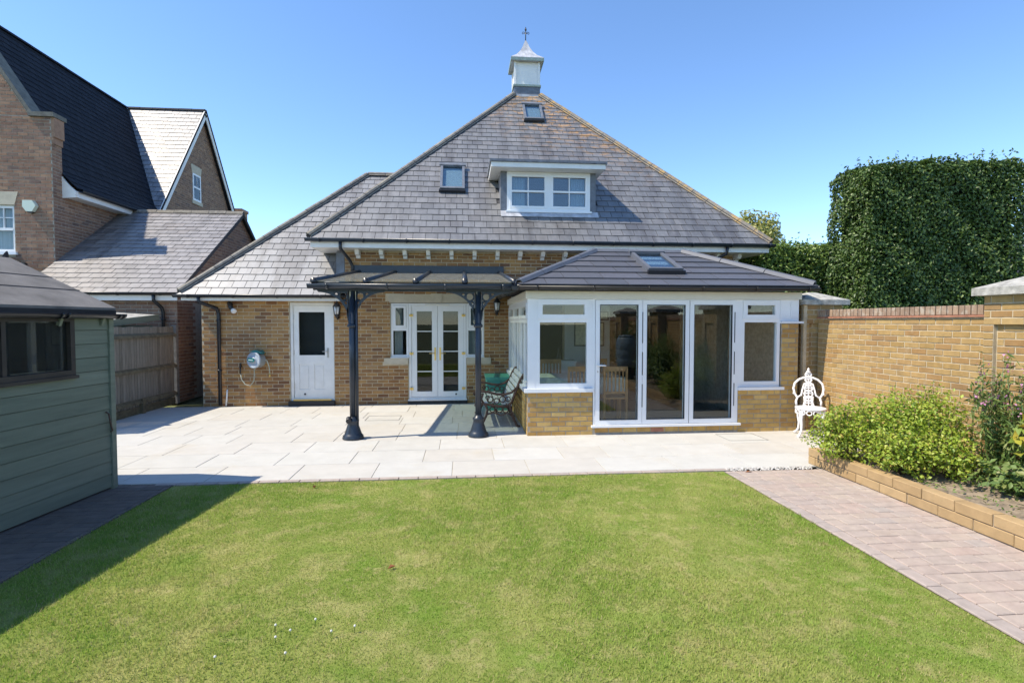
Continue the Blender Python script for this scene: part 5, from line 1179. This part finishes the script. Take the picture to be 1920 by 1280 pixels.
# ------------------------------------------------------------------ plants
def blob(c, r, n, rough=.25, power=.33):                   # points through a lumpy ellipsoid, denser towards the outside
    d = RNG.normal(size=(n, 3)); d /= np.linalg.norm(d, axis=1, keepdims=True)
    lump = 1 + rough * (np.sin(d[:, 0] * 5 + c[0] * 3) * np.sin(d[:, 1] * 4 + c[1] * 2) + .6 * np.sin(d[:, 2] * 7 + d[:, 0] * 4))
    rad = RNG.random(n) ** power
    return np.array(c) + d * (np.array(r)) * (rad * lump)[:, None], d
def hedge(name, label, cat, x0, x1, y0, y1, z0, z1, dens, L, W, mat, trunks, slope=0.0, shoots=60):
    t = thing(name, ((x0 + x1) / 2, (y0 + y1) / 2, 0), label, cat)
    faces = [((x0, y0), (x1, y0), (0, -1, 0)), ((x0, y1), (x0, y0), (-1, 0, 0)), ((x1, y0), (x1, y1), (1, 0, 0)), ((x1, y1), (x0, y1), (0, 1, 0))]
    Cs = []; Ns = []
    cen = np.array([(x0 + x1) / 2, (y0 + y1) / 2, (z0 + z1) / 2]); hs = np.array([(x1 - x0) / 2, (y1 - y0) / 2, (z1 - z0) / 2])
    def push(p, nrm, m_):
        # round the box and make its face uneven
        q = (p - cen) / hs; l4 = (np.abs(q) ** 16).sum(1) ** (1 / 16.0); q = q / l4[:, None]
        wob = (np.sin(p[:, 0] * 2.9 + p[:, 2] * 2.1) * np.sin(p[:, 1] * 2.3 + p[:, 2] * 3.1) * .045 + np.sin(p[:, 0] * 7 + p[:, 2] * 6 + p[:, 1] * 5) * .03)
        dep = -np.abs(RNG.normal(0, .10, m_)) + .04 + wob
        pp = cen + q * hs + nrm * dep[:, None]; pp[:, 2] += (pp[:, 0] - cen[0]) * slope * np.clip((pp[:, 2] - z0) / (z1 - z0), 0, 1); Cs.append(pp); Ns.append(nrm + RNG.normal(0, .65, (m_, 3)) + np.array([0, 0, .35]))
    for (a, b, nv) in faces:
        m_ = int(math.hypot(b[0] - a[0], b[1] - a[1]) * (z1 - z0) * dens * (1 if nv[1] < 1 else .3)); u = RNG.random(m_)
        push(np.stack([a[0] + (b[0] - a[0]) * u, a[1] + (b[1] - a[1]) * u, RNG.uniform(z0, z1, m_)], 1), np.tile(np.array(nv, float), (m_, 1)), m_)
    m_ = int((x1 - x0) * (y1 - y0) * dens); push(np.stack([RNG.uniform(x0, x1, m_), RNG.uniform(y0, y1, m_), np.full(m_, z1)], 1), np.tile(np.array([0, 0, 1.]), (m_, 1)), m_)
    # young shoots standing up from the clipped top and out of the edges
    for _ in range(shoots):
        bx = RNG.uniform(x0 + .1, x1 - .1); by = RNG.uniform(y0, min(y0 + 1.2, y1)); ht = RNG.uniform(.08, .32); k = 9; s_ = np.linspace(0, 1, k)
        ln = RNG.normal(0, .12, 2); Cs.append(np.stack([bx + ln[0] * s_, by + ln[1] * s_, z1 - .08 + (bx - cen[0]) * slope + ht * s_], 1) + RNG.normal(0, .018, (k, 3))); Ns.append(RNG.normal(0, 1, (k, 3)) + np.array([0, 0, .5]))
    C = np.concatenate(Cs); N = np.concatenate(Ns)
    foliage('foliage', C, N, L, W, mat, t)
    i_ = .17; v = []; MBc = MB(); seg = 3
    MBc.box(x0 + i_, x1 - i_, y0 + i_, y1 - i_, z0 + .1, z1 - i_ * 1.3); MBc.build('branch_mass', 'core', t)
    for (tx, ty) in trunks: MB().tube([(tx, ty, 0), (tx + .03, ty, z0 * .6), (tx, ty + .02, z0 + .6)], [.09, .07, .05], 8).build('trunk', 'bark', t)
    return t
hedge('evergreen_tree', 'tall dark evergreen clipped square behind the garden wall', 'tree', 7.56, 10.85, 9.4, 10.5, 1.75, 4.80, 2100, .078, .04, 'hedge_leaf', [(7.9, 9.95), (9.1, 9.95), (10.4, 9.95)], slope=.05, shoots=110)
hedge('clipped_hedge', 'mid green clipped hedge between the house and the tall evergreen', 'hedge', 6.7, 9.9, 11.6, 13.0, .3, 3.52, 1300, .085, .045, 'hedge2_leaf', [(7.2, 12.7), (8.3, 12.7)], shoots=60)
gt = thing('golden_bush', (8.1, 14.6, 0), 'pale golden-leaved bushy tree showing above the clipped hedge', 'tree')
C, N = blob((8.15, 14.6, 3.95), (.85, .85, .85), 9000, .2, .45); foliage('foliage', C, N + RNG.normal(0, .5, N.shape), .12, .06, 'gold_leaf', gt)
MB().tube([(8.1, 14.6, 0), (8.12, 14.6, 2), (8.1, 14.6, 3.6)], [.09, .07, .03], 8).build('trunk', 'bark', gt)
# yellow-green shrub spilling over the edge of the bed
sb = thing('spreading_shrub', (4.8, 5.2, .16), 'yellow-green spreading shrub spilling over the brick edge of the bed', 'shrub')
Cs = []; Ns = []; stems = MB()
lobes = [((4.34, 5.72, .44), (.38, .34, .31), 2600), ((4.72, 5.50, .58), (.42, .38, .37), 3400), ((5.02, 5.28, .62), (.36, .36, .37), 2900), ((4.55, 5.12, .40), (.34, .34, .24), 2000), ((4.90, 4.92, .38), (.28, .28, .22), 1200)]
for c, r_, k in lobes:
    p_, d_ = blob(c, r_, k, .22, .45); Cs.append(p_); Ns.append(d_ * .6 + RNG.normal(0, .6, d_.shape) + np.array([0, 0, .7]))
for _ in range(150):                                       # arching sprays carry the outline
    c, r_, k = lobes[RNG.integers(0, len(lobes))]; a_ = RNG.uniform(0, 6.283); el = RNG.uniform(.15, 1.45); d_ = np.array([math.cos(a_) * math.cos(el), math.sin(a_) * math.cos(el), math.sin(el)])
    tip = np.array(c) + d_ * np.array(r_) * RNG.uniform(1.0, 1.35); base = np.array([c[0], c[1], .16]); s_ = np.linspace(0.45, 1, 16)[:, None]
    pts = base + (tip - base) * s_ + np.array([0, 0, .06]) * np.sin(s_ * 3.1); Cs.append(pts + RNG.normal(0, .014, pts.shape)); Ns.append(RNG.normal(0, .6, pts.shape) + np.array([0, 0, .9]))
    stems.tube([base, base + (tip - base) * .5 + np.array([0, 0, .03]), tip], [.006, .004, .0015], 4)
C = np.concatenate(Cs); N = np.concatenate(Ns); ok = (C[:, 2] > .05) & (C[:, 0] < WX0 - .03); foliage('foliage', C[ok], N[ok], .042, .028, 'shrub_leaf', sb); stems.build('stems', 'bark', sb)
# willowherb and a broad-leaved plant further along the bed
wh = thing('pink_willowherb', (5.3, 4.75, .16), 'tall pink-flowered willowherb against the brick pillar', 'plant')
st = MB(); Cs = []; Ns = []; Fl = []
for k in range(26):
    bx, by = 5.3 + RNG.normal(0, .13), 4.72 + RNG.normal(0, .16); tp = np.array([bx + RNG.normal(0, .13) - .04, by + RNG.normal(0, .12), RNG.uniform(.85, 1.42)]); b0 = np.array([bx, by, .15]); st.tube([b0, (b0 + tp) / 2 + RNG.normal(0, .02, 3), tp], [.006, .005, .002], 4)
    s_ = RNG.random(70)[:, None] ** .8; Cs.append(b0 + (tp - b0) * s_ + RNG.normal(0, .035, (70, 3))); Ns.append(RNG.normal(0, .7, (70, 3)) + np.array([0, 0, .6]))
    s2 = RNG.uniform(.84, 1.02, 7)[:, None]; Fl.append(b0 + (tp - b0) * s2 + RNG.normal(0, .022, (7, 3)))
foliage('leaves', np.concatenate(Cs), np.concatenate(Ns), .085, .02, 'herb_leaf', wh, droop=.6); Fl = np.concatenate(Fl); foliage('flowers', Fl, RNG.normal(0, 1, Fl.shape), .026, .022, 'pink', wh); st.build('stems', 'herb_leaf', wh)
def leafy(name, label, c, r_, n_, L, W, mat, z0=.16):
    t = thing(name, (c[0], c[1], z0), label, 'plant'); p_, d_ = blob(c, r_, n_, .25, .5); ok = (p_[:, 2] > z0) & (p_[:, 0] < WX0 - .02); foliage('leaves', p_[ok], (d_ * .5 + RNG.normal(0, .5, d_.shape) + np.array([-.2, -.1, .8]))[ok], L, W, mat, t)
    m = MB()
    for _ in range(14):
        e = p_[RNG.integers(0, len(p_))]; m.tube([(c[0] + RNG.normal(0, .05), c[1] + RNG.normal(0, .05), z0 - .02), tuple((np.array(c) + e) / 2), tuple(e)], [.008, .006, .003], 4)
    m.build('stems', 'bark', t); return t
leafy('broad_leaved_plant', 'broad-leaved yellow and orange tinted plant beside the willowherb', (5.34, 4.22, .72), (.33, .34, .42), 620, .13, .085, 'big_leaf')
leafy('low_green_plant', 'low bright green leafy plant at the foot of the willowherb', (5.22, 4.35, .30), (.42, .45, .2), 1500, .07, .045, 'herb_leaf')
leafy('dark_bush', 'large dark green bush further along the raised bed', (4.95, 3.2, .75), (.50, .75, .62), 5200, .07, .035, 'hedge2_leaf')
leafy('dark_bush', 'tall dark green bush beside the water butt', (5.1, .55, .9), (.55, .8, .75), 4200, .08, .04, 'hedge_leaf')
n = 1500; C = np.stack([RNG.uniform(4.4, 5.65, n), RNG.uniform(-1, 4.9, n), RNG.uniform(.165, .22, n)], 1); wd_ = foliage('weeds', C, RNG.normal(0, .5, (n, 3)) + np.array([0, 0, 1.]), .04, .022, 'herb_leaf', None, 'stuff'); wd_['label'] = 'small green weeds spread over the soil of the raised bed'; wd_['category'] = 'weeds'
wb = thing('water_butt', (4.55, 1.62, .16), 'ribbed blue-grey water butt on a stand in the raised bed', 'water butt')
MB().lathe([(.22, .17), (.22, .48)], (4.55, 1.62, 0), 20).build('stand', 'black_plastic', wb)
MB().lathe([(.21, .48), (.25, .52), (.27, .70), (.262, .72), (.272, .75), (.278, .95), (.268, .97), (.278, 1.0), (.272, 1.18), (.262, 1.2), (.26, 1.26), (.20, 1.33)], (4.55, 1.62, 0), 24).build('barrel', 'butt_blue', wb); MB().lathe([(.215, 1.33), (.215, 1.36), (.03, 1.385)], (4.55, 1.62, 0), 24).build('lid', 'butt_blue', wb)

# small things on the lawn
for k, (x, y) in enumerate(((-1.28, 2.81), (-1.03, 2.96), (-.97, 3.02), (-.74, 2.99), (-.86, 3.12), (-.93, 2.81), (-1.07, 3.08), (-.62, 3.03))):
    t = thing('clover_flower', (x, y, -.01), 'white clover flower head standing in the lawn', 'flower', 'white clover flowers in the lawn'); MB().tube([(x, y, -.012), (x + .004, y, .027)], .0018, 5).build('stalk', 'herb_leaf', t)
    MB().lathe([(.002, 0), (.006, .003), (.0075, .007), (.005, .012), (.0015, .014)], (x + .004, y, .024), 10).build('flower_head', 'clover', t)
for (x, y, s, lb) in ((-.51, 3.8, .03, 'curled brown fallen leaf in the middle of the lawn'), (-1.57, 5.76, .03, 'small reddish fallen leaf on the lawn near the patio edge'), (3.3, 5.86, .05, 'dry brown leaf by the pebbles at the head of the path')):
    m = MB(); m.add([(-s, 0, .012), (-.2 * s, -.5 * s, .03), (s, 0, .02), (-.2 * s, .5 * s, .034), (0, 0, .012)], [(0, 1, 4), (1, 2, 4), (2, 3, 4), (3, 0, 4)]); o = m.build('fallen_leaf', 'dead_leaf', None); tag(o, lb, 'leaf'); place(o, (x, y, -.012), random.uniform(0, 6))
# a neighbour's roof glimpsed beyond the evergreen
dh = thing('distant_house', (17, 16, 0), 'grey slate roofed house glimpsed beyond the tall evergreen', 'house')
MB().box(15.0, 22, 16.2, 22, 0, 3.0).build('wall', 'render_pale', dh); MB().add([(14.7, 15.9, 3.0), (22.3, 15.9, 3.0), (22.3, 22.3, 3.0), (14.7, 22.3, 3.0), (14.7, 19.1, 5.0), (22.3, 19.1, 5.0)], [(0, 1, 5, 4), (2, 3, 4, 5), (0, 4, 3), (1, 2, 5)]).build('roof', 'slate', dh)
